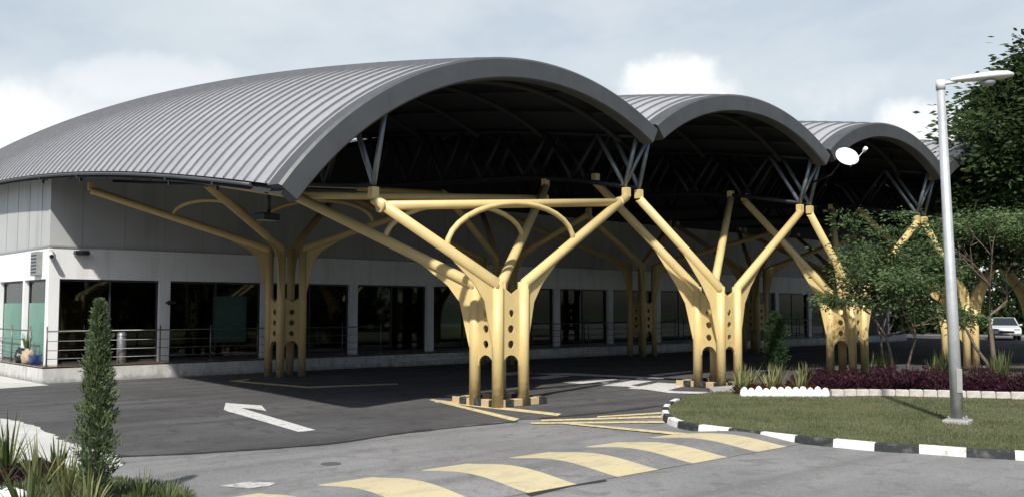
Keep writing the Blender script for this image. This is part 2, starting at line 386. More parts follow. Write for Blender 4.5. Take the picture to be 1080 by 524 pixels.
# single cumulus heads, placed by direction
def cumulus(col, px, py, rx, ry, inten):
    d = Vector(ray(px, py)).normalized(); rt = Vector((.74, -.6725, 0)); up = rt.cross(d).normalized()
    def dot(v):
        n = N.new('ShaderNodeVectorMath'); n.operation = 'DOT_PRODUCT'; L.new(tc.outputs['Generated'], n.inputs[0]); n.inputs[1].default_value = v; return n.outputs['Value']
    wob = N.new('ShaderNodeTexNoise'); wob.inputs['Scale'].default_value = 22; wob.inputs['Detail'].default_value = 7; wob.inputs['Roughness'].default_value = .6; L.new(tc.outputs['Generated'], wob.inputs['Vector'])
    u = wm('DIVIDE', dot(rt), rx); u = wm('SUBTRACT', u, rt.dot(d) / rx)
    v = wm('DIVIDE', wm('SUBTRACT', dot(up), up.dot(d)), ry)
    r2 = wm('ADD', wm('MULTIPLY', u, u), wm('MULTIPLY', v, v))
    r2 = wm('ADD', r2, wm('MULTIPLY_ADD', wob.outputs['Fac'], 2.4, -1.2))
    r = N.new('ShaderNodeMapRange'); r.interpolation_type = 'SMOOTHSTEP'; r.inputs['From Min'].default_value = 1.5; r.inputs['From Max'].default_value = .2; L.new(r2, r.inputs['Value'])
    front = wm('GREATER_THAN', dot(d), .5)
    return wmix(wm('MULTIPLY', wm('MULTIPLY', r.outputs[0], front), inten), col, (9.2, 9.25, 9.3))
c3 = cumulus(c2, 718, 96, .058, .034, .9)
c3 = cumulus(c3, 975, 136, .044, .030, .85)
c3 = cumulus(c3, 10, 132, .058, .040, .7)
c3 = cumulus(c3, 165, 82, .085, .022, .35)
fd = N.new('ShaderNodeVectorMath'); fd.operation = 'DOT_PRODUCT'; L.new(tc.outputs['Generated'], fd.inputs[0]); fd.inputs[1].default_value = (.6725, .74, 0)
fm = N.new('ShaderNodeMapRange'); fm.interpolation_type = 'SMOOTHSTEP'; fm.inputs['From Min'].default_value = .1; fm.inputs['From Max'].default_value = .65; L.new(fd.outputs['Value'], fm.inputs['Value'])
c3 = wmix(fm.outputs[0], sky.outputs[0], c3)     # the cloud bank stands ahead; the sky behind is clear
L.new(c3, bg.inputs['Color'])
sl = bpy.data.lights.new('sun', 'SUN'); sl.energy = 4.6; sl.angle = math.radians(1.6); sl.color = (1.0, .955, .88)
so = bpy.data.objects.new('sun', sl); COL.objects.link(so); so.rotation_euler = SD.to_track_quat('-Z', 'Y').to_euler(); so.location = (0, -20, 30)
cd = bpy.data.cameras.new('camera'); cam = bpy.data.objects.new('camera', cd); COL.objects.link(cam); scene.camera = cam
cd.sensor_width = 36; cd.lens = 36 * 1000 / 1080; cd.clip_end = 2000; cd.clip_start = .05
cam.location = EYE; cam.rotation_euler = (math.radians(90) + PT, 0, -math.atan2(.6725, .74))
vs = scene.view_settings; vs.view_transform = 'Standard'; vs.look = 'None'; vs.gamma = 1; vs.exposure = .26
scene.render.resolution_x = 1024; scene.render.resolution_y = 496
scene.cycles.max_bounces = 6

# ------------------------------------------------------------------ ground
sheet('ground', [(-500, -500), (500, -500), (500, 500), (-500, 500)], -.012, 'far_grass')
RA = [(-60, -60), (90, -60), (90, 40), (-60, 40)]
sheet('road', RA, -.004, 'road_asphalt')
seam = [(-60, -5.5)] + catmull([G(-40, 484), G(60, 481), G(180, 478), G(342, 467), G(435, 454), G(546, 443), G(640, 439), G(700, 432), G(730, 419)], 9) + [ (60, -1.5), (60, 26), (-24, 26), (-60, 10)]
seam = [seam[0]] + [(p[0] + random.uniform(-.03, .03), p[1] + random.uniform(-.05, .05)) for p in seam[1:-5]] + seam[-5:]
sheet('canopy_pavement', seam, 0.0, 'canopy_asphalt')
# tar line along the seam
def ribbon(mb, pts, w, z, mi=0, wob=0.0):
    L_, R_ = [], []
    for i, p in enumerate(pts):
        q0, q1 = pts[max(i - 1, 0)], pts[min(i + 1, len(pts) - 1)]
        d = Vector((q1[0] - q0[0], q1[1] - q0[1])).normalized(); ww = w * (1 + wob * random.uniform(-1, 1)) / 2
        L_.append((p[0] - d.y * ww, p[1] + d.x * ww, z)); R_.append((p[0] + d.y * ww, p[1] - d.x * ww, z))
    n = len(pts)
    mb.add(L_ + R_, [(n + i, n + i + 1, i + 1, i) for i in range(n - 1)], mi)
mb = MB(); ribbon(mb, catmull([G(60, 482), G(180, 479), G(342, 468), G(435, 455), G(546, 444)], 14), .11, .0045, 0, .5)
ribbon(mb, catmull([G(570, 441), G(640, 434.5), G(696, 428)], 14), .16, .0045, 0, .5)
mat('tar', (.022, .022, .023), .8, vary=.3)
tag(mb.build('tar_seam', 'tar', None, False), kind='structure')
# pale forecourt paving on the left
edge_ = catmull([G(-60, 440), G(0, 441), G(28, 446), G(52, 457), G(72, 466), G(90, 470), G(110, 476), G(125, 480), G(128, 490)], 9)
edge_ = [(p[0] + random.uniform(-.06, .06), p[1] + random.uniform(-.09, .09)) for p in edge_]
sheet('pavement', edge_ + [ G(60, 500), G(-100, 505), G(-200, 470)], .004, 'pale_paving')
pc = (-6.4, 12.1)
sheet('footpath', [(-6.45, 11.3), (-6.45, 30), (-14, 30), (-14, 11.5), (-9.5, 10.6)], .008, 'pale_paving')
# planting bed at the lower left
bed = catmull([G(-60, 484), G(0, 491), G(70, 501), G(130, 512), G(175, 518), G(205, 528), G(195, 550)], 6) + [G(120, 640), G(-300, 640), G(-250, 500)]
mb = MB(); mb.prism(bed, -.01, .06); tag(mb.build('near_bed', 'grass_soil', None, False), kind='structure')

def marking(name, polys, m, z=.0085):
    mb = MB()
    for i_, p in enumerate(polys): mb.prism([G(*q) for q in p], z + i_ * .0012, z + i_ * .0012)
    return tag(mb.build(name, m, None, False), kind='structure')
marking('arrow_marking', [[(333, 453.5), (315, 455.5), (238.5, 433), (252, 429.5)], [(236, 432), (238, 424.8), (256, 426.2), (276, 427.6), (281, 433.4), (266, 430.8), (254, 430.2), (246, 431.4), (252, 433.5), (243, 435)]], 'white_marking')
marking('bay_marking', [[(452, 421.5), (457, 420.8), (548, 441.5), (542, 444)], [(458, 424), (462, 421.6), (592, 436.2), (588, 438.6)]], 'yellow_marking')
marking('hatch_marking', [[(630, 440.2), (630, 438.8), (698, 434.6), (698, 436.2)], [(571, 444.4), (571, 442.6), (699, 438.4), (700, 440.4)], [(560, 447.2), (560, 445.6), (700, 444.0), (701, 446.0)], [(577, 445.4), (600, 446), (728, 457.4), (722, 459.6)]], 'yellow_marking')
marking('crossing_marking', [[(590, 403.0), (630, 398.8), (652, 400.0), (614, 404.6)], [(630, 406), (658, 400.6), (688, 401.8), (658, 407.6)], [(662, 409.8), (694, 403.4), (730, 405.4), (702, 412.0)],
    [(556, 398.5), (585, 395.3), (603, 396.5), (574, 400)], [(520, 394.5), (545, 392), (562, 393.2), (538, 396)],
    [(632, 403.6), (640, 403.0), (712, 412.6), (760, 413.8), (760, 416), (706, 414.6)], [(684, 395.4), (728, 391.0), (732, 392.0), (690, 397)], [(560, 394.2), (600, 393.4), (700, 398.6), (700, 400)]], 'white_marking')
marking('pillar_marking', [[(242, 402), (246, 401), (330, 408), (324, 409.2)], [(324, 409.2), (326, 407.6), (420, 404.2), (420, 405.4)], [(240, 402), (262, 399.6), (264, 400.2), (246, 402.6)]], 'yellow_marking')
marking('worn_marking', [[(232, 512), (262, 507.4), (292, 508.6), (284, 512), (262, 514.6)]], 'faded_marking', .002)
mb = MB(); mb.prism([G(*q) for q in ((548, 517), (572, 510.5), (610, 508.5), (638, 503.8), (640, 507), (602, 512.5), (560, 523))], .001, .001); tag(mb.build('dark_patch', 'tar', None, False), kind='structure')  # dark irregular patch along the near edge of the hump

q = G(349, 488.5); mb = MB(); mb.lathe((q[0], q[1], 0), [(.0, .004), (.12, .004), (.14, .001)], 24); tag(mb.build('drain_cover', 'canopy_asphalt', None, False), 'round dark drain cover in the pale road left of the hump', 'drain cover')
# speed hump with yellow stripes (X along it, Y across)
HB0, HB1 = -8.55, -6.5
mb = MB(); s0 = -7.13 - 1.54 * 3; prof = [(HB0 + (HB1 - HB0) * t, .002 + .085 * math.sin(PI * t) ** 1.3) for t in [i / 14 for i in range(15)]]
xs = []
x = s0
while x < -1.6: xs.append((x, x + .80, 1)); xs.append((x + .80, x + 1.54, 0)); x += 1.54
for (x0, x1, m_) in xs:
    if x1 < -10.9: continue
    x0 = max(x0, -11.2); n = len(prof)
    mb.add([(x0, y, z) for y, z in prof] + [(x1, y, z) for y, z in prof], [(i, n + i, n + i + 1, i + 1) for i in range(n - 1)], m_, True)
tag(mb.build('speed_hump', ['road_asphalt', 'hump_yellow']), kind='structure')

# grass island with painted kerb
kp = [G(1180, 494), G(1120, 487.5), G(1063, 484), G(1019, 481.5), G(974, 478), G(933, 476), G(888, 471.8), G(846, 467.8), G(819, 464.8), G(791, 461.4), G(750, 456.5), G(721, 452.3), G(704, 446.5), G(697.5, 440), G(698, 434), G(702.5, 429), G(712, 424.5)]
kpt = catmull(kp, 10)
def resample(pts, step):
    out = [pts[0]]; acc = 0
    for i in range(1, len(pts)):
        a, b = Vector(out[-1][:2]), Vector(pts[i][:2])
        a0 = Vector(pts[i - 1][:2])
        seg = (b - a0).length; pos = 0
        while acc + (seg - pos) >= step:
            pos += step - acc; acc = 0; q = a0 + (b - a0) * (pos / seg); out.append((q.x, q.y))
        acc += seg - pos
    return out
kr = resample(kpt, .155)
def norm2(pts, i):
    q0, q1 = pts[max(i - 1, 0)], pts[min(i + 1, len(pts) - 1)]; d = Vector((q1[0] - q0[0], q1[1] - q0[1])).normalized(); return Vector((-d.y, d.x))
cen = Vector(G(880, 440))
mb = MB(); KH = .115; KW = .16
sec = []
for i, p in enumerate(kr):
    nn = norm2(kr, i)
    if (cen - Vector(p)).dot(nn) < 0: nn = -nn
    a = Vector((p[0], p[1])); b = a + nn * .02; c = a + nn * (KW - .02); d = a + nn * KW
    sec.append([(a.x, a.y, -.01), (b.x, b.y, KH - .02), ((a + nn * .035).x, (a + nn * .035).y, KH), (c.x, c.y, KH), (d.x, d.y, .02)])
for i in range(len(sec) - 1):
    bi = i // 4
    j = i % 4
    A, B = sec[i], sec[i + 1]
    m_ = 0 if bi % 2 else 1
    mb.add(A + B, [(k, k + 5, k + 6, k + 1) for k in range(4)], m_)
tag(mb.build('kerb', ['kerb_white', 'kerb_black']), kind='structure')
inner = [(s_[4][0], s_[4][1]) for s_ in sec]
back = [G(730, 419.5), G(758, 416.5), G(785, 414)]
isl = inner[::3] + back + [(13, -3.0), (40, -9.5), (60, -40), (-2, -42)]
mb = MB(); mb.prism(isl, .0, .085); tag(mb.build('lawn', 'grass_soil', None, False), kind='structure')
def inside(poly, x, y):
    c = False; n = len(poly); j = n - 1
    for i in range(n):
        if (poly[i][1] > y) != (poly[j][1] > y) and x < (poly[j][0] - poly[i][0]) * (y - poly[i][1]) / (poly[j][1] - poly[i][1]) + poly[i][0]: c = not c
        j = i
    return c
# planted border, inside the island
border = [ab(5.35, 22.1), ab(7.2, 22.0), ab(9.0, 22.0), ab(12.8, 20.9), ab(20, 20), ab(30, 26), (30, -6.4), (19, -3.9), (13.3, -2.9), (9.5, -2.5), (6, -2.4)]
mb = MB(); mb.prism(border, .0, .16); tag(mb.build('flower_bed', 'earth', None, False), kind='structure')
slab = [G(722, 416), G(748, 411), (6.2, -2.2), (9.5, -2.3), G(790, 414.5), G(760, 417)]
mb = MB(); mb.prism([ab(4.9, 23.3), ab(6.1, 22.9), (6.0, -2.35), (12.5, -2.7), (12.5, -2.3), (8.6, -2.1), (5.4, -1.9)], .0, .10); tag(mb.build('paved_edge', 'concrete', None, False), kind='structure')

# grass blades
def grass(name, n, sampler, z, hmin, hmax, m='grass_blade'):
    P = []
    while len(P) < n:
        q = sampler()
        if q: P.append((q[0], q[1], z))
    P = np.array(P); D = RNG.normal(size=(n, 3)) * .45; D[:, 2] = 1
    o = leaves(name, P, D, RNG.uniform(hmin, hmax, n), .16, m); return tag(o, kind='stuff')
def samp_island():
    X = random.uniform(2.8, 13); Z = 13 + 10.5 * random.random() ** 1.5
    if abs(X) > Z * .57: return None
    q = ab(X, Z)
    return q if inside(isl, *q) and not inside(border, *q) else None
o = grass('grass', 60000, samp_island, .083, .025, .06); tag(o, 'mown green grass of the kerbed island', 'grass')
def samp_bed():
    X = random.uniform(-6.5, -2.9); Z = random.uniform(8.6, 12.6); q = ab(X, Z)
    return q if inside(bed, *q) else None
o = grass('grass', 14000, samp_bed, .058, .04, .11); tag(o, 'longer grass in the near planting bed', 'grass')

# ------------------------------------------------------------------ roof
YB = 32.0
FR = lambda a: -1.8 - .133 * max(0, a - 3.6)
VA = [(-.2, 7.46, -6.63, 3.62, 7.97), (7.0, 7.72, 3.62, 10.32, 5.35), (13.25, 7.68, 10.32, 16.15, 4.4), (19.4, 7.7, 16.15, 22.6, 5.1), (25.5, 7.7, 22.6, 28.4, 4.7), (31.4, 7.7, 28.4, 34.4, 4.7), (37.4, 7.7, 34.4, 40.4, 4.7), (43.4, 7.7, 40.4, 46.4, 4.7)]
def crown(k, y):
    c, zc, a0, a1, R = VA[k]; s = y - FR(c) if k else y + 1.8
    return zc + .1828 * s - (.0056 if k else .003664) * s * s
def rz_(k, a, y):
    c, zc, a0, a1, R = VA[k]
    zr = crown(k, y)
    if k == 0:
        s = y + 1.8; ze = 4.217 + .16527 * s - .003328 * s * s; h = zr - ze; L_ = c - a0; R = (L_ * L_ + h * h) / (2 * h)
    return zr - (R - math.sqrt(max(R * R - (a - c) ** 2, .01)))
def vault_of(a):
    for k, v in enumerate(VA):
        if a < v[3]: return k
    return len(VA) - 1
def roofz(a, y):
    k = vault_of(a); return rz_(k, max(min(a, VA[k][3]), VA[k][2]), y)
RL = ['largest ribbed barrel roof at the near left end with its eave sweeping low', 'second barrel roof, between the largest vault and the one with the satellite dish post', 'third barrel roof, right of the satellite dish', 'fourth barrel roof, just showing left of the street lamp and dark tree', 'fifth barrel roof hidden mostly by the dark tree', 'sixth barrel roof behind the dark tree', 'seventh barrel roof behind the dark tree', 'farthest and last barrel roof behind the dark tree']
roofs = []
for k, (c, zc, a0, a1, R) in enumerate(VA):
    t = thing('barrel_roof', (c, FR(c), 0), RL[k], 'roof', 'row of barrel vaulted roofs'); roofs.append(t)
    na = 44 if k == 0 else 26; A = [a0 + (a1 - a0) * i / na for i in range(na + 1)]
    ny = 60
    YE = YB if k == 0 else 25.0
    def yy(a, j, off=0): f = FR(a) + off; return f + (YE - f) * j / ny
    mb = MB(); n = ny + 1
    V = [(a, yy(a, j, .02), rz_(k, a, yy(a, j, .02))) for a in A for j in range(n)]
    mb.add(V, [(i * n + j, (i + 1) * n + j, (i + 1) * n + j + 1, i * n + j + 1) for i in range(na) for j in range(ny)], 0, True)
    # standing seams across the vault
    step = .42; j = 0; y = FR(c) + .55
    while y < (YB - .3 if k == 0 else 8):
        w_ = .036; hh = .042; V = []
        for a in A:
            yq = y + (FR(a) - FR(c)) * (1 if k else 0); e = 1e-3
            z = rz_(k, a, yq); dz = (rz_(k, a + .01, yq) - rz_(k, a - .01, yq)) / .02; nl = math.sqrt(1 + dz * dz); nx, nz = -dz / nl, 1 / nl
            V += [(a, yq - w_ / 2, z - .01), (a + nx * hh, yq - w_ / 2, z + nz * hh), (a + nx * hh, yq + w_ / 2, z + nz * hh), (a, yq + w_ / 2, z - .01)]
        m_ = len(A)
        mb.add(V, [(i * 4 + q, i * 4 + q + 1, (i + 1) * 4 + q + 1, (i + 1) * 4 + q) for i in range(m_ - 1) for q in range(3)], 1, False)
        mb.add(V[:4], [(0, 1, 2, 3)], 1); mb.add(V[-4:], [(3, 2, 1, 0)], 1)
        y += step
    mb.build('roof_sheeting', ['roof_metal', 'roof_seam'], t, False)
    # underside
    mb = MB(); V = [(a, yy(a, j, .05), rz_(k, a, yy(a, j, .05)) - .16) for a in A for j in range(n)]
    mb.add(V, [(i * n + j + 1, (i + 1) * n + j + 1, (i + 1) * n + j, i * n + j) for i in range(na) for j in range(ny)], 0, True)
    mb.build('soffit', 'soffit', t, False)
    # gable edge: top strip, face, soffit return
    mb = MB(); V = []
    for a in A:
        f = FR(a); z = rz_(k, a, f); dz = (rz_(k, a + .01, f) - rz_(k, a - .01, f)) / .02; nl = math.sqrt(1 + dz * dz); nx, nz = -dz / nl, 1 / nl
        T = .40
        pr = [(.42, .07), (.05, .05), (0, .0), (0, -T + .03), (.03, -T), (.30, -T), (.30, -.10)]
        V += [(a + nx * d, f + yo, z + nz * d) for yo, d in pr]
    q = 7; m_ = len(A)
    mb.add(V, [(i * q + s, i * q + s + 1, (i + 1) * q + s + 1, (i + 1) * q + s) for i in range(m_ - 1) for s in range(q - 1)], 0, False)
    mb.add(V[:q], [tuple(range(q))]); mb.add(V[-q:], [tuple(range(q))[::-1]])
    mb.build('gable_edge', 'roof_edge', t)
    if k == 0:   # side eave gutter
        mb = MB(); pts = [(a0 - .02, yy(a0, j) , rz_(0, a0, yy(a0, j)) - .06) for j in range(0, n, 2)]
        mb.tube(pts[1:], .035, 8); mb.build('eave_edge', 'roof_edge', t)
        for yq in (1.0, 3.3, 9.0, 12.2, 17.5, 22.0):
            mb = MB(); mb.box((a0 + .12, yq, rz_(0, a0 + .1, yq) - .24), (.22, .10, .12), bev=.01); mb.box((a0 + .12, yq, rz_(0, a0 + .1, yq) - .34), (.06, .06, .1)); mb.build('eave_bracket', 'black_plastic', t)
    # arched ribs and purlins below
    for yq in ([-.75, 2.0, 4.8, 7.6, 10.4] if k < 3 else [-.75, 2.0]):
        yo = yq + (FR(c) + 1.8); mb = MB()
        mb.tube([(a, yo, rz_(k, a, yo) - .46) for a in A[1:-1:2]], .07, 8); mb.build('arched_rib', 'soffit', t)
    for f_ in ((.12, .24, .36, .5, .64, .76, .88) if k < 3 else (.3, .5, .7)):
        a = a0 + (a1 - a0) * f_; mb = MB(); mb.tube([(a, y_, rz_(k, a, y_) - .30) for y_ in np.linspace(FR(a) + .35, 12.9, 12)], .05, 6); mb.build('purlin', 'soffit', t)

# ------------------------------------------------------------------ steel trees
def steel_tree(cx, cy, tg, label, arches=(), ring=True, zs=2.62, mname='yellow_steel', zp=None):
    zp = zp or zs
    """tg: four junctions in world: front-left, back-left, back-right, front-right"""
    t = thing('steel_tree', (cx, cy, 0), label, 'steel column', 'yellow branching steel columns under the roofs')
    c = .375; PR = .124
    cor = [(-c, -c), (-c, c), (c, c), (c, -c)]
    J = [Vector((g[0] - cx, g[1] - cy, g[2])) for g in tg]
    tops = []
    for i, (x, y) in enumerate(cor):
        top = Vector((x, y, zs)); d = (J[i] - top).normalized(); tops.append(top)
        mb = MB(); mb.tube([(x, y, 0), (x, y, zs + .06)], PR, 16); local(t, 'pipe', mb, mname)
        mb = MB(); end = J[i] - Vector((0, 0, .05))
        mb.tube([top - Vector((0, 0, .12)), top + Vector((0, 0, .0)) + d * .06, end], [PR * .98, PR * .98, PR * .86], 14)
        local(t, 'branch', mb, mname)
        # cap under the truss
        mb = MB(); mb.box((J[i].x, J[i].y, J[i].z + .06), (.16, .16, .24), bev=.015); local(t, 'cap', mb, mname)
        # outward gusset in the plane of pipe and branch
        h = Vector((d.x, d.y, 0)); hl = h.length; h.normalize(); sl_ = d.z / hl
        out = PR * .8
        pts = [(out, zs - 1.35), (out + .03, zs - 1.35), (out + .24, zs - .38), (out + .50, zs - .16 + .28 * sl_), (1.25, zs + 1.25 * sl_ - .13), (1.3, zs + 1.3 * sl_ - .03), (out, zs + .1)]
        mb = MB(); mb.plate([pts], (x, y, 0), h, (0, 0, 1), .03); local(t, 'gusset', mb, mname)
        # inner fillet
        pts = [(0, zs + .06), (.75, zs + .75 * sl_ + .06), (.55, zs + .55 * sl_ + .14), (.12, zs + .2)]
    # web plates with round holes and an arched foot
    wd = 2 * c - 2 * PR * .8
    for i in range(4):
        a, b = Vector((*cor[i], 0)), Vector((*cor[(i + 1) % 4], 0)); u = (b - a).normalized(); o = a + u * PR * .8
        hw = wd / 2; ar = hw - .035
        loop = [(0, 0.86)] + [(hw - ar * math.cos(PI * q / 10), .86 + ar * math.sin(PI * q / 10)) for q in range(11)] + [(wd, .86), (wd, zp - .05), (hw, zp - .22), (0, zp - .05)]
        holes = [[(hw + .088 * math.cos(2 * PI * q / 14), zc + .088 * math.sin(2 * PI * q / 14)) for q in range(14)] for zc in (1.33, 1.66, 1.99)]
        mb = MB(); mb.plate([loop] + holes, o, u, (0, 0, 1), .025); local(t, 'web_plate', mb, mname)
    # arches between neighbouring branches
    for (i, f, f2, arise) in arches:
        j = (i + 1) % 4
        p = tops[i].lerp(J[i], f); q = tops[j].lerp(J[j], f2); m_ = []
        for s in range(17):
            th = PI * s / 16; k = (1 - math.cos(th)) / 2
            b = p.lerp(q, k); m_.append(b + Vector((0, 0, math.sin(th) * arise)))
        mb = MB(); mb.tube(m_, .062, 10); local(t, 'arch_brace', mb, mname)
    if ring:
        mb = MB(); H = .74; nb = 6; wl = 2 * H / nb; cnt = 0
        for (sx_, sy_, ux, uy) in ((-H, -H, 1, 0), (H, -H, 0, 1), (H, H, -1, 0), (-H, H, 0, -1)):
            for q in range(nb):
                m0 = (q + .5) * wl; x, y = sx_ + ux * m0, sy_ + uy * m0
                x += (-uy) * .075 + .28; y += ux * .075 + .30
                if q == 0: dl = wl * .5
                mb.box((x, y, .08), (wl - .004 if ux else .17, wl - .004 if uy else .17, .16), mi=cnt % 2, bev=.012); cnt += 1
        local(t, 'painted_kerb', mb, ['kerb_tan', 'kerb_black'])
    return t
T = [(-.88, -.98), (6.6, -1.36), (13.25, -1.5), (19.7, -2.3), (25.2, -3.2)]
VAL = [-4.2, 3.62, 10.32, 16.15, 22.6, 28.4]
JZ = 4.93
def jf(v): return FR(v) + .85
trees_lab = ['nearest yellow steel tree with a round arch brace and black and tan kerb blocks', 'second yellow steel tree from the left in the front row, beside the spiky flower bed', 'third yellow steel tree of the front row, partly behind the small leafy tree', 'fourth yellow steel tree of the front row, just right of the street lamp pole', 'yellow steel tree at the right edge of the photo beside the parked car']
for i, (x, y) in enumerate(T):
    l, r = VAL[i], VAL[i + 1]
    if i == 0: tg = [(-4.2, -1.0, 4.30), (-4.3, 1.9, 4.60), (r - .27, 1.9, 5.45), (r - .27, -1.0, JZ)]
    else: tg = [(l + .27, y - .95 + .13, JZ), (l + .27, y + 1.9, 5.5), (r - .27, y + 1.9, 5.55), (r - .27, jf(r), JZ)]
    if i > 0: tg[0] = (l + .27, jf(l), JZ)
    steel_tree(x, y, tg, trees_lab[i], ((1, .50, .43, .80), (3, .45, .43, .9)) if i == 0 else (), ring=i < 2, mname='yellow_steel')
Bk = [(.1, 10.2, 'shaded steel tree at the left end of the rear row, by the glazed wall', [(-4.3, 6.4, 5.3), (-5.2, 12.2, 5.60), (3.4, 12.6, 6.2), (3.4, 6.4, 5.5)]),
      (9.0, 10.3, 'shaded rear steel tree directly behind the nearest steel tree', [(3.8, 6.6, 5.5), (3.8, 12.6, 6.2), (10.1, 12.6, 6.2), (10.1, 6.6, 5.5)]),
      (18.0, 10.8, 'shaded rear steel tree seen between the nearest and second steel trees', [(10.5, 7, 5.5), (10.5, 12.6, 6.2), (22.3, 12.6, 6.2), (22.3, 7, 5.5)]),
      (25.0, 9.6, 'shaded rear steel tree seen through the arms of the second steel tree', [(22.9, 6.4, 5.5), (22.9, 12.6, 6.2), (28.2, 12.6, 6.2), (28.2, 6.4, 5.5)]),
      (33.0, 9.4, 'farthest rear steel tree, behind the small leafy tree', [(28.7, 6.4, 5.5), (28.7, 12.6, 6.2), (34, 12.6, 6.2), (34, 6.4, 5.5)])]
for i, (x, y, lab, tg) in enumerate(Bk): steel_tree(x, y, tg, lab, ((0, .5, .56, .5), (3, .5, .36, .75)) if i == 0 else (), ring=False, mname='shaded_yellow_steel', zs=3.95, zp=2.5)

# tie beams
def tiebeam(p, q, r, label, m='yellow_steel', ends=True):
    mb = MB(); p, q = Vector(p), Vector(q); mb.tube([p, q], r, 12)
    t = thing('tie_beam', tuple(p), label, 'steel beam', 'horizontal steel tie beams')
    mb.build('beam', m, t)
    if ends:
        for e in (p, q):
            m2 = MB(); d = (q - p).normalized(); s = -1 if e is q else 1; m2.tube([e - d * .02 * s, e + d * .05 * s], r * 1.45, 12); m2.build('end_flange', m, t)
tiebeam((-4.05, -1.0, 4.12), (3.1, -1.0, 4.72), .095, 'front yellow tie beam above the round arch of the nearest steel tree')
tiebeam((-4.3, 1.9, 4.56), (3.35, 1.9, 5.10), .085, 'yellow tie beam just behind and above the front one')
tiebeam((-4.3, 6.4, 5.36), (3.35, 6.4, 5.62), .085, 'dim tie beam deep in the shade behind the first two', 'shaded_yellow_steel')
tiebeam((-4.35, -.6, 4.42), (-4.35, 12.8, 5.95), .04, 'long dark beam under the left eave of the largest roof', 'dark_shaded_steel', False)
tiebeam((-4.30, 1.9, 4.56), (-4.35, 6.4, 5.3), .08, 'short yellow beam in a shade-darkened colour under the left eave joining the first two trees', 'shaded_yellow_steel', False)

# trusses along the valleys
def truss(a, bpts, name_lab, y0, y1, ntop, inset=.35, bright=True, mname='galvanised'):
    t = thing('valley_truss', (a, y0, 0), name_lab, 'roof truss', 'grey tubular roof trusses')
    def zb(y): return float(np.interp(y, [p[0] for p in bpts], [p[1] for p in bpts]))
    ys = [y0 + (y1 - y0) * i / ntop for i in range(ntop + 1)]
    zt = lambda y: roofz(a, y) - inset
    mb = MB(); mb.tube([(a, y, zb(y) + .22) for y in ys], .06, 8); mb.build('bottom_chord', 'dark_shaded_steel', t)
    tp = [y0 - .40] + [(ys[i] + ys[i + 1]) / 2 for i in range(ntop)]
    mb = MB(); mb.tube([(a, y, zt(y)) for y in tp], .06, 8); mb.build('top_chord', 'dark_shaded_steel', t)
    for i in range(ntop):
        for (ya, yb_) in ((ys[i], tp[i]), (ys[i], tp[i + 1])):
            mb = MB(); mb.tube([(a, ya, zb(ya) + .22), (a, yb_, zt(yb_))], .058, 8); mb.build('strut', mname if i < 1 else 'dark_shaded_steel', t)  # deeper struts are the same tubes, their shade put into a darker colour
    return t, zb, zt
for i, v in enumerate(VAL):
    if i == 0:
        truss(v, [(-1, 4.3), (1.9, 4.6), (6.4, 5.3), (14.3, 5.95)], 'grey truss over the left eave side with a lone bright V of struts', -1.0, 11.6, 7, .42)
        continue
    y0 = jf(v)
    bp = [(y0, JZ), (y0 + 2.9, 5.5), (y0 + 7.4, 5.8), (12.9, 6.2)]
    nm = ['nearest valley', 'satellite dish valley', 'valley left of the lamp', 'valley right of the lamp', 'farthest valley'][i - 1]
    for sd, s_ in ((-1, 'left'), (1, 'right')):
        a = v + sd * .27
        truss(a, bp, f'grey tubular truss, {s_} one of the pair under the {nm}', y0, 12.0, 7, .34)
    t = thing('cross_brace', (v, y0, JZ), f'bright tube crossing the twin trusses under the {nm}', 'brace', 'cross braces at the truss ends')
    mb = MB(); mb.tube([(v - .27, y0, JZ + .25), (v + .27, y0 - .38, roofz(v, y0) - .25)], .055, 8); mb.build('tube', 'galvanised', t)
    mb = MB(); mb.tube([(v, y0 - .35, roofz(v, y0 - .35) - .42), (v, y0 - .35, roofz(v, y0 - .35) - .12)], .08, 10); mb.build('valley_bracket', 'shaded_yellow_steel', t)

# ------------------------------------------------------------------ terminal building
YW = 13.0; PZ = .47; XL = -6.05; XR = 46.2
bld = thing('terminal_building', (-6, 13, 0), 'terminal building with dark glazed ground floor, white band and grey clad upper wall', 'building')
mb = MB()
mb.box(((XL - .35 + XR) / 2, 18.6, PZ / 2 - .03), (XR - XL + .35, 13.0, PZ - .06)); mb.box(((XL - .35 + 3.6) / 2, 29.5, PZ / 2 - .03), (3.6 - XL + .35, 8.8, PZ - .06)); mb.build('plinth', 'plinth_white', bld)
mb = MB(); mb.prism([(XL - .37, 12.08), (XR, 12.08), (XR, 13.4), (XL + .4, 13.4), (XL + .4, 34), (XL - .37, 34)], PZ - .03, PZ); mb.build('terrace_floor', 'floor_tile', bld)
# upper wall (front): follows the roof
aa = list(np.linspace(XL, XR - .02, 110))
def strip_wall(mb, pts_bottom, pts_top, th, nrm, mi=0):
    n = len(pts_bottom); V = []
    for off in (0, th):
        V += [(p[0] + nrm[0] * off, p[1] + nrm[1] * off, p[2]) for p in pts_bottom] + [(p[0] + nrm[0] * off, p[1] + nrm[1] * off, p[2]) for p in pts_top]
    F = [(i, i + 1, n + i + 1, n + i) for i in range(n - 1)] + [(2 * n + i, 2 * n + i + 1, 3 * n + i + 1, 3 * n + i) for i in range(n - 1)]
    F += [(0, n, 3 * n, 2 * n), (n - 1, 2 * n - 1, 4 * n - 1, 3 * n - 1)] + [(i, i + 1, 2 * n + i + 1, 2 * n + i) for i in range(n - 1)] + [(n + i, n + i + 1, 3 * n + i + 1, 3 * n + i) for i in range(n - 1)]
    mb.add(V, F, mi)
WT = lambda a: min(roofz(a, YW) - .2, 6.15)
mb = MB(); ab_ = [a for a in aa if roofz(a, YW) - .2 > 6.2]
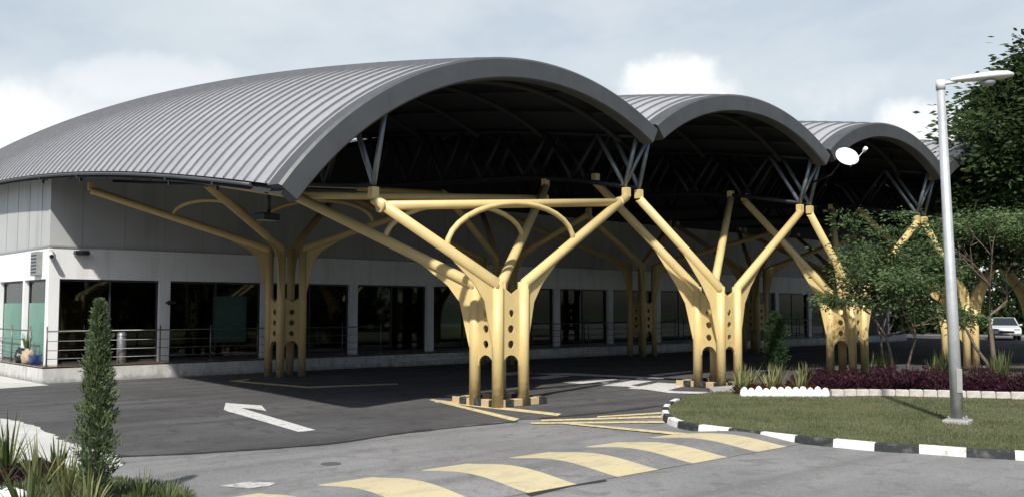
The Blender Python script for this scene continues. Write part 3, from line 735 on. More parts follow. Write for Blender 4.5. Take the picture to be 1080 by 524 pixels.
strip_wall(mb, [(a, YW + .05, 6.152) for a in ab_], [(a, YW + .05, roofz(a, YW) - .2) for a in ab_], .15, (0, 1)); mb.build('shade_painted_wall_top', 'soffit', bld)  # top of the wall, near black: shade under the roof put into its colour
mb = MB(); strip_wall(mb, [(a, YW + .02, 3.92) for a in aa], [(a, YW + .02, WT(a)) for a in aa], .2, (0, 1))
mb.build('upper_wall', 'cladding_grey', bld)
mb = MB(); ys = list(np.linspace(YW + .24, 33.6, 30)); strip_wall(mb, [(XL + .02, y, 3.92) for y in ys], [(XL + .02, y, roofz(XL + .02, y) - .2) for y in ys], .2, (1, 0)); mb.build('upper_wall', 'cladding_grey', bld)
mb = MB(); mb.box(((XL + XR) / 2, YW + .13, 3.435), (XR - XL, .26, .93)); mb.build('white_band', 'white_wall', bld)
mb = MB(); mb.box((XL + .13, (YW + .27 + 33.6) / 2, 3.435), (.26, 33.6 - YW - .27, .93)); mb.build('white_band', 'white_wall', bld)
mb = MB(); mb.box(((XL + 3.6) / 2, 33.8, 4.4), (3.6 - XL, .3, 7.8)); mb.box(((XR + 3.6) / 2, 24.9, 4.2), (XR - 3.6, .3, 7.9)); mb.box((3.5, 29.4, 4.2), (.3, 8.5, 7.4)); mb.build('rear_wall', 'cladding_grey', bld)
mb = MB(); mb.box((XR - .1, 19.0, 3.95), (.2, 11.5, 7.3)); mb.build('side_wall', 'white_wall', bld)
# room
mb = MB(); mb.box(((XL + XR) / 2, 19.5, 1.72), (XR - XL - .8, .1, 2.5)); mb.box(((XL + XR) / 2, 16.4, 2.99), (XR - XL - .8, 6.1, .02)); mb.box(((XL + XR) / 2, 16.5, PZ + .012), (XR - XL - .9, 5.9, .02)); mb.box((XL + 6, 22, 1.72), (.1, 5, 2.5)); mb.box(((XL+6 + XL) / 2, 25, 1.72), (6, .1, 2.5)); mb.box((XL + 3.1, 22.3, 2.96), (5.7, 5.6, .02)); mb.build('room_lining', 'room_dark', bld)
colx = [XL + .15] + [-2.6 + 3.5 * i for i in range(13) if -2.6 + 3.5 * i < XR]
for i, a in enumerate(colx):
    wdt = .34 if i else .30
    mb = MB(); mb.box((a, YW + .14, (PZ + 2.968) / 2), (wdt, .28, 2.968 - PZ)); mb.build('pillar', 'white_wall', bld)
def window(x0, x1, y, z0, z1, axis, glass='tinted_glass', mull=1, film=None):
    f = MB(); fw = .06
    def bx(u0, u1, w0, w1, d=.08, dd=0): 
        cu, cw = (u0 + u1) / 2, (w0 + w1) / 2
        if axis == 'x': f.box((cu, y + dd, cw), (u1 - u0, d, w1 - w0))
        else: f.box((y + dd, cu, cw), (d, u1 - u0, w1 - w0))
    bx(x0, x1, z0, z0 + fw); bx(x0, x1, z1 - fw, z1); bx(x0, x0 + fw, z0 + fw, z1 - fw); bx(x1 - fw, x1, z0 + fw, z1 - fw)
    for k in range(mull):
        u = x0 + (x1 - x0) * (k + 1) / (mull + 1); bx(u - .025, u + .025, z0 + fw, z1 - fw, .07)
    w_ = f.build('window', 'window_frame', bld)
    g = MB()
    if axis == 'x': g.box(((x0 + x1) / 2, y, (z0 + z1) / 2), (x1 - x0 - .08, .012, z1 - z0 - .08))
    else: g.box((y, (x0 + x1) / 2, (z0 + z1) / 2), (.012, x1 - x0 - .08, z1 - z0 - .08))
    g.build('pane', glass, w_)
    if film:
        g = MB(); g.box((y - .03, (x0 + x1) / 2, z0 + film / 2 + .05), (.006, x1 - x0 - .14, film)); g.build('frosted_film', 'film_green', w_)
for i in range(len(colx) - 1):
    x0, x1 = colx[i] + .17, colx[i + 1] - .17
    if i == 10:   # doorway bay towards the right
        continue
    window(x0, x1, YW + .17, PZ, 2.966, 'x', mull=1)
x0, x1 = colx[10] + .17, colx[11] - .17
d = MB(); d.box(((x0 + x1) / 2, YW + .17, 1.72), (x1 - x0, .07, 2.48)); dr = d.build('door', 'black_plastic', bld)
m2 = MB(); m2.tube([((x0 + x1) / 2, YW + .10, 1.2), ((x0 + x1) / 2, YW + .10, 1.8)], .02, 8); m2.build('handle', 'chrome', dr)
sidey = [YW + .3, 15.5, 18.3, 21.1, 23.9, 26.7, 29.5, 32.3]
for i, y in enumerate(sidey[1:]):
    mb = MB(); mb.box((XL + .14, y, (PZ + 2.968) / 2), (.28, .16, 2.968 - PZ)); mb.build('pillar', 'white_wall', bld)
for i in range(len(sidey) - 1): window(sidey[i] + (.1 if i else 0), sidey[i + 1] - .1, XL + .17, PZ, 2.966, 'y', 'green_glass', 0, film=1.75)
mb = MB()
for k in range(40):
    a = XL + .9 + k * 1.25
    if a < XR - .5: mb.box((a, YW + .014, (3.93 + WT(a) - .06) / 2), (.012, .008, WT(a) - .06 - 3.93))
for k in range(16): mb.box((XL + .012, YW + .9 + k * 1.25, (3.93 + roofz(XL, YW + k * 1.25) - .35) / 2), (.008, .012, roofz(XL, YW + k * 1.25) - .35 - 3.93))
mb.box(((XL + XR) / 2, YW - .012, 3.91), (XR - XL + .06, .03, .05)); mb.box((XL - .012, YW + 10.0, 3.91), (.03, 20, .05))
mb.build('cladding_joints', 'joint_grey', bld)
# steps from the drive up to the doors
mb = MB(); mb.box((8.1, 11.93, .075), (5.4, .34, .15)); mb.box((8.1, 11.98 + .02, .23), (5.4, .16, .15)); mb.build('steps', 'plinth_white', bld)

# things on the wall
t = thing('security_camera', (XL - .05, YW - .12, 3.65), 'white security camera on the corner of the white band', 'camera')
mb = MB(); mb.box((XL + .02, YW - .04, 3.72), (.09, .10, .2), bev=.01); mb.build('bracket', 'lamp_white', t)
mb = MB(); mb.tube([(XL + .0, YW - .08, 3.70), (XL - .03, YW - .32, 3.60)], .075, 10); mb.build('housing', 'lamp_white', t)
mb = MB(); mb.tube([(XL - .03, YW - .315, 3.602), (XL - .035, YW - .335, 3.594)], .055, 10); mb.build('lens', 'black_plastic', t)
t = thing('floodlight', (XL + .75, YW - .1, 3.75), 'black floodlight on the white band right of the security camera', 'floodlight')
mb = MB(); mb.box((XL + .85, YW - .14, 3.74), (.40, .22, .13), bev=.02); mb.build('housing', 'black_plastic', t)
mb = MB(); mb.box((XL + .85, YW - .02, 3.74), (.08, .06, .08)); mb.build('bracket', 'grey_box', t)
mb = MB(); mb.box((XL + .85, YW - .14, 3.668), (.34, .18, .012)); mb.build('lens', 'lens_grey', t)
t = thing('wall_box', (XL - .1, 13.9, 3.4), 'grey louvred box on the white band left of the corner', 'vent box')
mb = MB(); mb.box((XL - .08, 13.95, 3.43), (.16, .62, .72), bev=.015); mb.build('casing', 'grey_box', t)
mb = MB()
for k in range(6): mb.box((XL - .165, 13.95, 3.18 + k * .1), (.02, .52, .03))
mb.build('louvres', 'window_frame', t)
t = thing('wall_lamp', (-2.6, YW - .1, 2.3), 'small black wall lamp on the pillar left of the shaded rear steel tree', 'wall lamp')
mb = MB(); mb.box((-2.45, YW - .10, 2.28), (.26, .18, .07), bev=.01); mb.build('housing', 'black_plastic', t)
mb = MB(); mb.box((-2.45, YW - .01, 2.28), (.1, .03, .14)); mb.build('bracket', 'black_plastic', t)
# green notice panel and seats inside
t = thing('window_poster', (-.35, YW + .1, 1.0), 'green poster on the glass left of the rear steel tree', 'poster')
mb = MB(); mb.box((-.35, YW + .135, 1.75), (1.1, .02, 1.45)); mb.build('board', 'green_panel', t)
mb = MB()
for (cx_, cz_, w_, h_) in ((-.35, 2.495, 1.18, .04), (-.35, 1.005, 1.18, .04), (-.92, 1.75, .04, 1.45), (.22, 1.75, .04, 1.45)): mb.box((cx_, YW + .13, cz_), (w_, .04, h_))
mb.build('frame', 'window_frame', t)
seat0 = None
for r in range(2):
    for i in range(9):
        if seat0 is None:
            s0_ = thing('waiting_chair', (0, 0, 0), 'x', 'chair', 'chairs inside behind the glass')
            mb = MB(); mb.box((0, 0, .43), (.46, .44, .05), bev=.015); local(s0_, 'seat', mb, 'steel_bin')
            mb = MB(); mb.box((0, .22, .70), (.46, .04, .42), bev=.015); local(s0_, 'backrest', mb, 'steel_bin')
            mb = MB(); mb.box((0, 0, .2), (.05, .3, .4)); local(s0_, 'leg', mb, 'dark_shaded_steel')
            seat0 = s0_; o = s0_
        else: o = copy_tree(seat0)
        o.location = (-5.0 + i * .58 + (0 if i < 4 else .9), 15.2 + r * 1.7, PZ + .02)
        o['label'] = ['metal waiting chair in the row nearest the glass, behind the terrace railing', 'metal waiting chair in the rear indoor row'][r]
        o['group'] = ['front row of indoor waiting chairs', 'rear row of indoor waiting chairs'][r]

# railing
def railing(pts, label, skip_first=False):
    t = thing('railing', (pts[0][0], pts[0][1], PZ), label, 'railing', 'metal railings along the terrace edge')
    for p in pts:
        mb = MB(); mb.tube([(p[0], p[1], PZ), (p[0], p[1], PZ + 1.12)], .024, 8); mb.box((p[0], p[1], PZ + .012), (.1, .1, .02)); mb.build('post', 'steel_rail', t)
    for z in (.98, .70, .44, .20):
        mb = MB(); mb.tube([(p[0], p[1], PZ + z) for p in (pts[0], pts[-1])], .011 if z < .9 else .021, 8); mb.build('rail', 'steel_rail', t)
RX = XL - .22; RY = 12.24
railing([(RX + i * 1.62, RY) for i in range(8)], 'terrace railing from the building corner to the steps')
railing([(10.95 + i * 1.7, RY) for i in range(9)], 'terrace railing right of the steps, behind the nearest steel tree')
railing([(26.3 + i * 1.7, RY) for i in range(7)], 'terrace railing at the far right end of the terrace')
railing([(RX, RY + 1.6 + i * 1.9) for i in range(10)], 'terrace railing along the left side of the building')
# bin, bags and plant on the terrace
t = thing('litter_bin', (-4.0, 12.75, PZ), 'stainless cylindrical litter bin on the terrace behind the conifer', 'bin')
mb = MB(); mb.lathe((-4.0, 12.75, PZ), [(0, 0), (.13, 0), (.14, .03), (.14, .78), (.13, .80)]); mb.build('body', 'steel_bin', t)
mb = MB(); mb.lathe((-4.0, 12.75, PZ), [(.145, .80), (.145, .84), (.09, .92), (0, .93)]); mb.build('lid', 'steel_bin', t)
t = thing('blue_bucket', (-6.15, 12.85, PZ), 'small blue bucket on the terrace by the corner pillar', 'bucket')
bx_, by_ = -6.25, 13.35
mb = MB(); mb.lathe((bx_, by_, PZ), [(0, .0), (.14, 0), (.18, .26), (.19, .27), (.17, .25), (.13, .02), (0, .02)]); mb.build('tub', 'blue_plastic', t)
mb = MB(); mb.tube([(bx_ - .18 * math.cos(q * PI / 8), by_, PZ + .26 + .14 * math.sin(q * PI / 8)) for q in range(9)], .008, 6); mb.build('handle', 'steel_rail', t)
def sack(x, y, z, rx, ry, h, m, name, label, cat):
    bm = bmesh.new(); bmesh.ops.create_icosphere(bm, subdivisions=3, radius=1)
    for v in bm.verts:
        p = v.co; s = 1 + .13 * math.sin(5 * p.x + x) * math.cos(4 * p.y + y) + .08 * math.sin(9 * p.z + p.x * 6)
        v.co = Vector((p.x * rx * s, p.y * ry * s, max(0, (p.z + .75) / 1.75) * h * s))
    me = bpy.data.meshes.new(name); bm.to_mesh(me); bm.free(); me.materials.append(MATS[m])
    for f in me.polygons: f.use_smooth = True
    o = bpy.data.objects.new(name, me); COL.objects.link(o); o.location = (x, y, z); return tag(o, label, cat)
sack(-6.28, 13.95, PZ, .2, .24, .42, 'cream_cloth', 'cloth_sack', 'cream cloth sack on the terrace beside the blue bucket', 'sack')
sack(-6.25, 14.85, PZ, .18, .22, .42, 'black_plastic', 'rubbish_bag', 'black bag on the terrace left of the cream sack', 'bag')
t = thing('potted_plant', (-6.2, 14.4, PZ), 'thin potted plant by the green glass left of the corner', 'plant')
mb = MB(); mb.lathe((-6.2, 14.4, PZ), [(0, 0), (.10, 0), (.14, .2), (.12, .2), (0, .18)]); mb.build('pot', 'terracotta', t)
o = blades('leaves', [(0, 0, .2)] * 16, [(math.cos(k * 2.4) * .25, math.sin(k * 2.4) * .25, 1) for k in range(16)], [random.uniform(.5, .95) for k in range(16)], [.05] * 16, 'leaf_palm', t, .35)
# hanging floodlight under the eave, right of the rear tree
hp = (-3.75, 4.1)
hz = 5.0
t = thing('hanging_floodlight', (hp[0], hp[1], hz), 'black floodlight hanging under the beam above the left rear steel tree', 'floodlight')
mb = MB(); mb.tube([(hp[0], hp[1], hz), (hp[0], hp[1], hz - .62)], .045, 8); mb.build('rod', 'black_plastic', t)
mb = MB(); mb.box((hp[0] - .04, hp[1] + .02, hz - .72), (.52, .34, .16), rz=.3, bev=.03); mb.build('housing', 'black_plastic', t)
mb = MB(); mb.box((hp[0] - .04, hp[1] + .02, hz - .806), (.44, .27, .012), rz=.3); mb.build('lens', 'lens_grey', t)

# satellite dish on the second valley
dz0 = roofz(10.32, -2.0) - .30
dc = Vector((10.42, -3.15, 6.40))
t = thing('satellite_dish', (10.5, -1.9, 5.9), 'white satellite dish on an arm between the second and third barrel roofs', 'satellite dish')
mb = MB(); mb.tube([(10.55, -1.85, 5.75), (10.52, -2.6, 5.95), (dc.x + .0, dc.y + .12, dc.z - .05)], .028, 8); mb.build('arm', 'dark_shaded_steel', t)
nrm = Vector((-.55, -.80, .50)).normalized(); u = nrm.cross(Vector((0, 0, 1))).normalized(); v_ = nrm.cross(u)
mb = MB(); n = 28; V = [dc - nrm * .09]
for r_, dd in ((.11, -.082), (.22, -.05), (.31, -.015), (.345, .01)):
    V += [dc + u * (r_ * math.cos(2 * PI * k / n)) + v_ * (r_ * .9 * math.sin(2 * PI * k / n)) + nrm * dd for k in range(n)]
F = [(0, 1 + k, 1 + (k + 1) % n) for k in range(n)] + [(1 + i * n + k, 1 + (i + 1) * n + k, 1 + (i + 1) * n + (k + 1) % n, 1 + i * n + (k + 1) % n) for i in range(3) for k in range(n)]
mb.add(V, F, 0, True); ob = mb.build('reflector', 'dish_white', t); sm_ = ob.modifiers.new('s', 'SOLIDIFY'); sm_.thickness = .02
lp = dc + nrm * .34 + Vector((.30, -.22, .0))
mb = MB(); mb.tube([dc + v_ * .36, lp], .012, 6); mb.build('feed_arm', 'pole_grey', t)
mb = MB(); mb.tube([lp - nrm * .05, lp + nrm * .08], .055, 10); mb.build('receiver', 'dish_white', t)

# ------------------------------------------------------------------ street lamp
lx, ly = G(1010, 446, .085)
t = thing('street_lamp', (lx, ly, .085), 'tall grey street lamp on the grass island with one white head', 'street lamp')
rt = Vector((.74, -.6725, 0)); fw = Vector((.6725, .74, 0))
TOPZ = 5.98; lean = rt * -.13
top = Vector((0, 0, TOPZ)) + lean
mb = MB(); mb.tube([(0, 0, .02), tuple(lean * .3 + Vector((0, 0, 2.0))), tuple(top)], [.108, .095, .068], 18); local(t, 'pole', mb, 'pole_grey')
mb = MB(); mb.box((0, 0, .03), (.42, .42, .08), rz=.2, bev=.015); local(t, 'footing', mb, 'concrete')
mb = MB(); mb.box((0, 0, .08), (.30, .30, .02), rz=.2)
for q in range(4): mb.tube([(.17 * math.cos(q * PI / 2 + .98), .17 * math.sin(q * PI / 2 + .98), .08), (.17 * math.cos(q * PI / 2 + .98), .17 * math.sin(q * PI / 2 + .98), .13)], .014, 6)
local(t, 'base_plate', mb, 'joint_grey')
q = -fw * .107; mb = MB(); mb.box((q.x, q.y, .75), (.10, .02, .42), rz=math.atan2(-.6725, .74), bev=.006); local(t, 'access_door', mb, 'joint_grey')
mb = MB(); mb.tube([tuple(top - Vector((0, 0, .05))), tuple(top + Vector((0, 0, .12)))], .082, 14); mb.tube([tuple(top + Vector((0, 0, .06))), tuple(top + rt * .30 + Vector((0, 0, .10)))], .035, 10); local(t, 'collar', mb, 'lamp_white')
mb = MB(); V = []; n = 12; secs = [(.16, .04, .04), (.30, .09, .06), (.60, .15, .085), (.95, .18, .105), (1.18, .15, .09), (1.30, .07, .05)]
hd = (rt * math.cos(.0) + Vector((0, 0, .06))).normalized()
for (dx, hw_, hh_) in secs:
    c_ = top + hd * dx + Vector((0, 0, .10 + dx * .03))
    for k in range(n):
        th = 2 * PI * k / n; V.append(c_ + fw * (hw_ * math.cos(th)) + Vector((0, 0, hh_ * math.sin(th) * (1 if math.sin(th) > 0 else .55))))
m_ = len(secs)
mb.add(V, [(i * n + k, i * n + (k + 1) % n, (i + 1) * n + (k + 1) % n, (i + 1) * n + k) for i in range(m_ - 1) for k in range(n)], 0, True)
mb.add(V[:n], [tuple(range(n))]); mb.add(V[-n:], [tuple(range(n))]); local(t, 'lamp_head', mb, 'lamp_white')
mb = MB(); c_ = top + hd * .86 + Vector((0, 0, .07)); mb.lathe((c_.x, c_.y, c_.z - .05), [(0, -.06), (.08, -.05), (.12, 0), (.12, .03)], 16); local(t, 'lens', mb, 'lens_grey')

# ------------------------------------------------------------------ border stones and plants
p0, p1 = Vector((*ab(5.25, 21.95), 0)), Vector((*ab(7.25, 21.85), 0))
for i in range(12):
    q = p0.lerp(p1, (i + .5) / 12); r_ = random.uniform(.95, 1.08)
    bm = bmesh.new(); bmesh.ops.create_icosphere(bm, subdivisions=2, radius=1)
    for v in bm.verts: v.co = Vector((v.co.x * .105 * r_, v.co.y * .085, max(-.25, v.co.z) * (.19 * r_ ** 2) * random.uniform(.92, 1.05)))
    me = bpy.data.meshes.new('edging_stone'); bm.to_mesh(me); bm.free(); me.materials.append(MATS['stone_white'])
    for f in me.polygons: f.use_smooth = True
    o = bpy.data.objects.new('edging_stone', me); COL.objects.link(o); o.location = (q.x, q.y, .12); o.rotation_euler = (0, 0, -.74)
    tag(o, 'rounded white painted stone edging the spiky yellow plants', 'stone', 'white stones edging the flower bed')
path = [ab(7.3, 21.9), ab(9.0, 21.9), ab(12.8, 20.8), ab(17, 20.2)]
pr_ = resample(catmull(path, 8), .30)
for i in range(len(pr_) - 1):
    a, b = Vector(pr_[i]), Vector(pr_[i + 1]); c_ = (a + b) / 2; d = b - a
    mb = MB(); mb.box((0, 0, .0), (.285, .11, .17 + random.uniform(-.01, .015)), bev=.02)
    o = mb.build('edging_block', 'stone_pale'); o.location = (c_.x, c_.y, .165); o.rotation_euler = (0, random.uniform(-.03, .03), math.atan2(d.y, d.x))
    tag(o, 'pale weathered stone block edging the purple shrubs', 'stone block', 'pale blocks edging the purple shrubs')

def spiky(x, y, z, n, l, m, label, spread=.6, grp='spiky strap leaved plants', wid=.035):
    t = thing('spiky_plant', (x, y, z), label, 'plant', grp)
    base, dirs = [], []
    for k in range(n):
        a = random.uniform(0, 2 * PI); s = random.uniform(.1, 1) * spread
        base.append((math.cos(a) * .04, math.sin(a) * .04, 0)); dirs.append((math.cos(a) * s, math.sin(a) * s, 1))
    blades('leaves', base, dirs, [l * random.uniform(.6, 1.1) for _ in range(n)], [wid * random.uniform(.8, 1.2) for _ in range(n)], m, t, .45)
for i in range(9):
    X = 5.35 + i * .235; Z = 22.5 + (i % 3) * .45; x, y = ab(X, Z)
    spiky(x, y, .15, 30, .66, 'leaf_spiky', 'yellow variegated spiky plant behind the white edging stones', .75, 'yellow spiky plants behind the white stones', .04)
for i in range(16):
    X = 9.6 + i * .55; Z = 25.5 + (i % 3) * .8; x, y = ab(X, Z)
    spiky(x, y, .15, 22, .85, 'leaf_spiky_green', 'green spiky plant rising behind the purple shrubs', .5, 'green spiky plants behind the purple shrubs', .045)
# purple ground-cover shrubs
def shrub_mass(name, pts, m, size, label, cat, per=260):
    P = []; D = []
    for (x, y, z, r, h) in pts:
        n = per; u = RNG.normal(size=(n, 3)); u /= np.linalg.norm(u, axis=1)[:, None]; rr = RNG.random(n) ** .4
        q = u * rr[:, None] * np.array([r, r, h]); q[:, 2] = np.abs(q[:, 2]) ; P.append(q + np.array([x, y, z])); d = u + np.array([0, 0, .8]) + RNG.normal(size=(n, 3)) * .4; D.append(d)
    o = leaves(name, np.concatenate(P), np.concatenate(D), RNG.uniform(size * .6, size * 1.2, sum(len(p) for p in P)), .42, m)
    return tag(o, label, cat, None, 'stuff')
pts = []
for i in range(150):
    X = random.uniform(6.9, 15.5); Z = 22.35 + random.random() * 2.6 - max(0, X - 9) * .33
    x, y = ab(X, Z); pts.append((x, y, .14, random.uniform(.18, .36), random.uniform(.24, .60)))
shrub_mass('purple_shrubs', pts, 'leaf_purple', .085, 'dense dark purple shrubs filling the flower bed', 'shrubs')
pts = [(*ab(5.3 + random.random() * 2.2, 22.25 + random.random() * .8), .14, .16, .16) for i in range(26)]
leafmat('leaf_red', (.05, .012, .008), (.14, .045, .02), 3)
shrub_mass('red_groundcover', pts, 'leaf_red', .07, 'low red brown ground cover under the yellow spiky plants', 'ground cover', 130)

# conifers
def conifer(x, y, z, h, r, label, n=9000, m='leaf_conifer', leaf=.07, prof=None, trunk=True, name='conifer'):
    t = thing(name, (x, y, z), label, 'conifer')
    mb = MB(); mb.tube([(0, 0, -.05), (.01, 0, h * .5), (0, .01, h * .93)], [.035, .022, .006], 8); local(t, 'trunk', mb, 'bark')
    zz = RNG.random(n) ** .85; prof = prof or (lambda q: (np.minimum(1, .55 + q * 2.2)) * np.clip(1 - q, 0, 1) ** .55)
    ph = RNG.random(n) * 2 * PI
    lob = 1 + .26 * np.sin(ph * 3 + zz * 17) + .22 * np.sin(ph * 5 - zz * 29) + .16 * np.sin(zz * 55 + ph) + .14 * np.sin(zz * 95 + ph * 4)
    rr = r * prof(zz) * lob * RNG.random(n) ** .38
    P = np.stack([rr * np.cos(ph), rr * np.sin(ph), .06 * h + zz * h * .94], 1)
    D = np.stack([np.cos(ph) * .55, np.sin(ph) * .55, np.full(n, 1.0)], 1) + RNG.normal(size=(n, 3)) * .5
    leaves('foliage', P, D, RNG.uniform(leaf * .6, leaf * 1.3, n), .24, m, t)
    return t
x, y = ab(-4.36, 10.05)
conifer(x, y, .05, 2.12, .20, 'slender young conifer in the near left planting bed', 11000, leaf=.062)
x, y = ab(8.35, 30.2)
t = conifer(x, y, .0, 1.98, .31, 'clipped columnar shrub in the shade right of the second steel tree', 9000, 'leaf_topiary', .08, prof=lambda q: np.clip((1 - q ** 9), .2, 1) * .95 * np.minimum(1, .75 + q * 2), name='columnar_shrub')
t['category'] = 'shrub'
# near bed plants
for i, (px, py, l, m) in enumerate([(8, 500, .80, 'leaf_spiky_green'), (40, 515, .75, 'leaf_spiky'), (70, 530, .6, 'leaf_spiky'), (-12, 530, .85, 'leaf_spiky_green'), (60, 508, .55, 'leaf_spiky_green'), (92, 545, .5, 'leaf_spiky'), (28, 552, .7, 'leaf_spiky_green'), (150, 528, .35, 'leaf_spiky_green'), (175, 536, .35, 'leaf_spiky_green')]):
    x, y = G(px, py, .05)
    lab = ['tall green strap leaved plant at the left photo edge over pale paving', 'yellowish spiky plant left of the conifer', 'dry tan and yellow spiky plant at the foot of the conifer', 'long green strap leaved plant cut by the lower left corner', 'short green strap plant behind the yellowish one', 'low spiky tuft cut by the bottom edge under the conifer', 'green strap plant cut by the bottom edge', 'low grassy tuft just right of the conifer', 'rightmost grassy tuft right of the conifer'][i]
    spiky(x, y, .05, 26 if i < 7 else 40, l, m, lab, .8, 'strap leaved plants in the near bed', .038 if i < 7 else .016)
pts = [(*G(px, py, .05), .05, .16, .2) for px, py in ((28, 503), (40, 500), (18, 508), (50, 505), (5, 512))]
shrub_mass('purple_plants', pts, 'leaf_purple', .06, 'dark purple plants among the strap leaves of the near bed', 'plants', 420)
for i, (px, py) in enumerate([(6, 524), (14, 527), (-4, 528)]):
    x, y = G(px, py, .08); bm = bmesh.new(); bmesh.ops.create_icosphere(bm, subdivisions=3, radius=1)
    for v in bm.verts: v.co = Vector((v.co.x * .15, v.co.y * .12, v.co.z * .10)) * random.uniform(.95, 1.03)
    me = bpy.data.meshes.new('white_stone'); bm.to_mesh(me); bm.free(); me.materials.append(MATS['stone_white'])
    for f in me.polygons: f.use_smooth = True
    o = bpy.data.objects.new('white_stone', me); COL.objects.link(o); o.location = (x, y, .10); tag(o, 'white painted stone below the purple plants at the lower left corner', 'stone', 'white stones in the near bed')

# ------------------------------------------------------------------ broadleaf trees
def branching(mb, p, d, l, r, depth, tips, spread=.6, up=.15):
    p = Vector(p); pts = [p]; dd = Vector(d).normalized()
    for i in range(3):
        dd = (dd + Vector((random.gauss(0, .12), random.gauss(0, .12), random.gauss(0, .08)))).normalized(); pts.append(pts[-1] + dd * l / 3)
    mb.tube(pts, [r, r * .88, r * .76, r * .62], 7, caps=False)
    if depth == 0: tips.append(pts[-1]); tips.append(pts[-2]); return
    for k in range(random.choice((2, 3))):
        nd = (dd + Vector((random.gauss(0, spread), random.gauss(0, spread), random.gauss(up, spread * .5)))).normalized()
        branching(mb, pts[-1], nd, l * random.uniform(.62, .82), r * .6, depth - 1, tips, spread, up)
def leafy_tree(name, x, y, label, blobs, stems, m, n, leaf, clump=(.5, .5, .16), nclump=200, bark='bark', group=None, flat=1.2, usetips=True):
    t = thing(name, (x, y, .0), label, 'tree', group)
    tips = []
    for (p, d, l, r, dep) in stems:
        mb = MB(); branching(mb, p, d, l, r, dep, tips); local(t, 'trunk', mb, bark, False)
    # clumps: spread through blobs (in local coords)
    C = []
    W = np.array([b[3] * b[4] * b[5] for b in blobs]); W /= W.sum()
    for k in range(nclump):
        b = blobs[RNG.choice(len(blobs), p=W)]
        u = RNG.normal(size=3); u /= np.linalg.norm(u); u *= RNG.random() ** .45
        C.append((b[0] + u[0] * b[3], b[1] + u[1] * b[4], b[2] + u[2] * b[5]))
    for q in (tips if usetips else []): C.append((q.x, q.y, q.z))
    C = np.array(C); idx = RNG.integers(0, len(C), n); cs = RNG.uniform(.55, 1.25, len(C))
    off = RNG.normal(size=(n, 3)) * np.array(clump) * .5 * cs[idx][:, None]
    P = C[idx] + off
    D = off * np.array([1, 1, .4]) + RNG.normal(size=(n, 3)) * .12; D[:, 2] -= .05
    var = np.clip(RNG.random(len(C))[idx] * .6 + RNG.random(n) * .4, 0, 1)
    leaves('crown', P, D, RNG.uniform(leaf * .6, leaf * 1.3, n), .42, m, t, var, up=flat)
    return t
# small ornamental tree in front of the third steel tree
bx, by = ab(10.45, 25.9)
def loc(X, Z, z, bx=bx, by=by):
    q = ab(X, Z); return (q[0] - bx, q[1] - by, z)
stems = [((0, 0, .1), (.02, .05, 1), 1.25, .05, 4), ((.12, -.1, .1), (.22, -.2, 1), 1.25, .042, 4), ((-.1, .1, .1), (-.28, .25, 1), 1.25, .04, 4)]
bl = []
for (px, py, rx, rz_h) in ((898, 232, .35, .16), (915, 250, .45, .25), (940, 246, .4, .22), (885, 258, .3, .15), (930, 276, .7, .35), (962, 262, .4, .2), (900, 290, .45, .25), (985, 262, .45, .25), (955, 300, .8, .4), (985, 285, .35, .3), (925, 318, .5, .25), (880, 312, .3, .15), (965, 325, .35, .2), (945, 225, .3, .14), (985, 238, .4, .2)):
    Z = 25.2 + random.uniform(-.9, .9); bl.append((*loc((px - 540) / 1000 * Z, Z, 2.1 + (325 - py) / 1000 * Z), rx, rx, rz_h))
leafy_tree('leafy_tree', bx, by, 'small airy tree with layered feathery foliage in front of the third steel tree', bl, stems, 'leaf_fresh', 21000, .115, (.5, .5, .20), 105, flat=.5)
bx, by = ab(13.6, 26.8)
stems = [((0, 0, .1), (.1, .1, 1), 1.8, .08, 4), ((.1, .0, .1), (-.45, .3, 1), 1.6, .06, 4)]
bl = []
for (px, py, rx, rz_h) in ((1018, 240, .6, .35), (1045, 236, .9, .4), (1080, 245, .9, .4), (1105, 262, .8, .4), (1115, 235, 1.0, .5), (1068, 232, .8, .35)):
    Z = 27 + random.uniform(-.6, .6); q = ab((px - 540) / 1000 * Z, Z); bl.append((q[0] - bx, q[1] - by, 2.1 + (325 - py) / 1000 * Z, rx, rx, rz_h))
leafy_tree('leafy_tree', bx, by, 'airy layered tree right of the street lamp pole', bl, stems, 'leaf_fresh', 11000, .115, (.6, .6, .22), 70, flat=.5, usetips=False)
# big dark tree at the right edge
bx, by = ab(19.5, 33.5)
bl = []
for (px, py, r) in ((1075, 85, 1.0), (1060, 105, 1.1), (1045, 130, 1.0), (1032, 150, .7), (1090, 130, 2.2), (1055, 165, 1.5), (1040, 195, 1.2), (1080, 200, 2.2), (1035, 225, 1.0), (1120, 150, 3), (1130, 220, 3), (1110, 90, 1.8), (1060, 235, 1.4), (1150, 120, 3)):
    Z = 32 + random.uniform(-1.2, 1.6); q = ab((px - 540) / 1000 * Z, Z); bl.append((q[0] - bx, q[1] - by, 2.1 + (325 - py) / 1000 * Z, r, r, r * .8))
stems = [((0, 0, 0), (0.02, 0.05, 1), 3.6, .26, 4)]
leafy_tree('shade_tree', bx, by, 'large dark green tree at the right edge rising above the lamp head', bl, stems, 'leaf_dark', 70000, .26, (.95, .95, .5), 330, 'bark_dark', flat=.5, usetips=False)
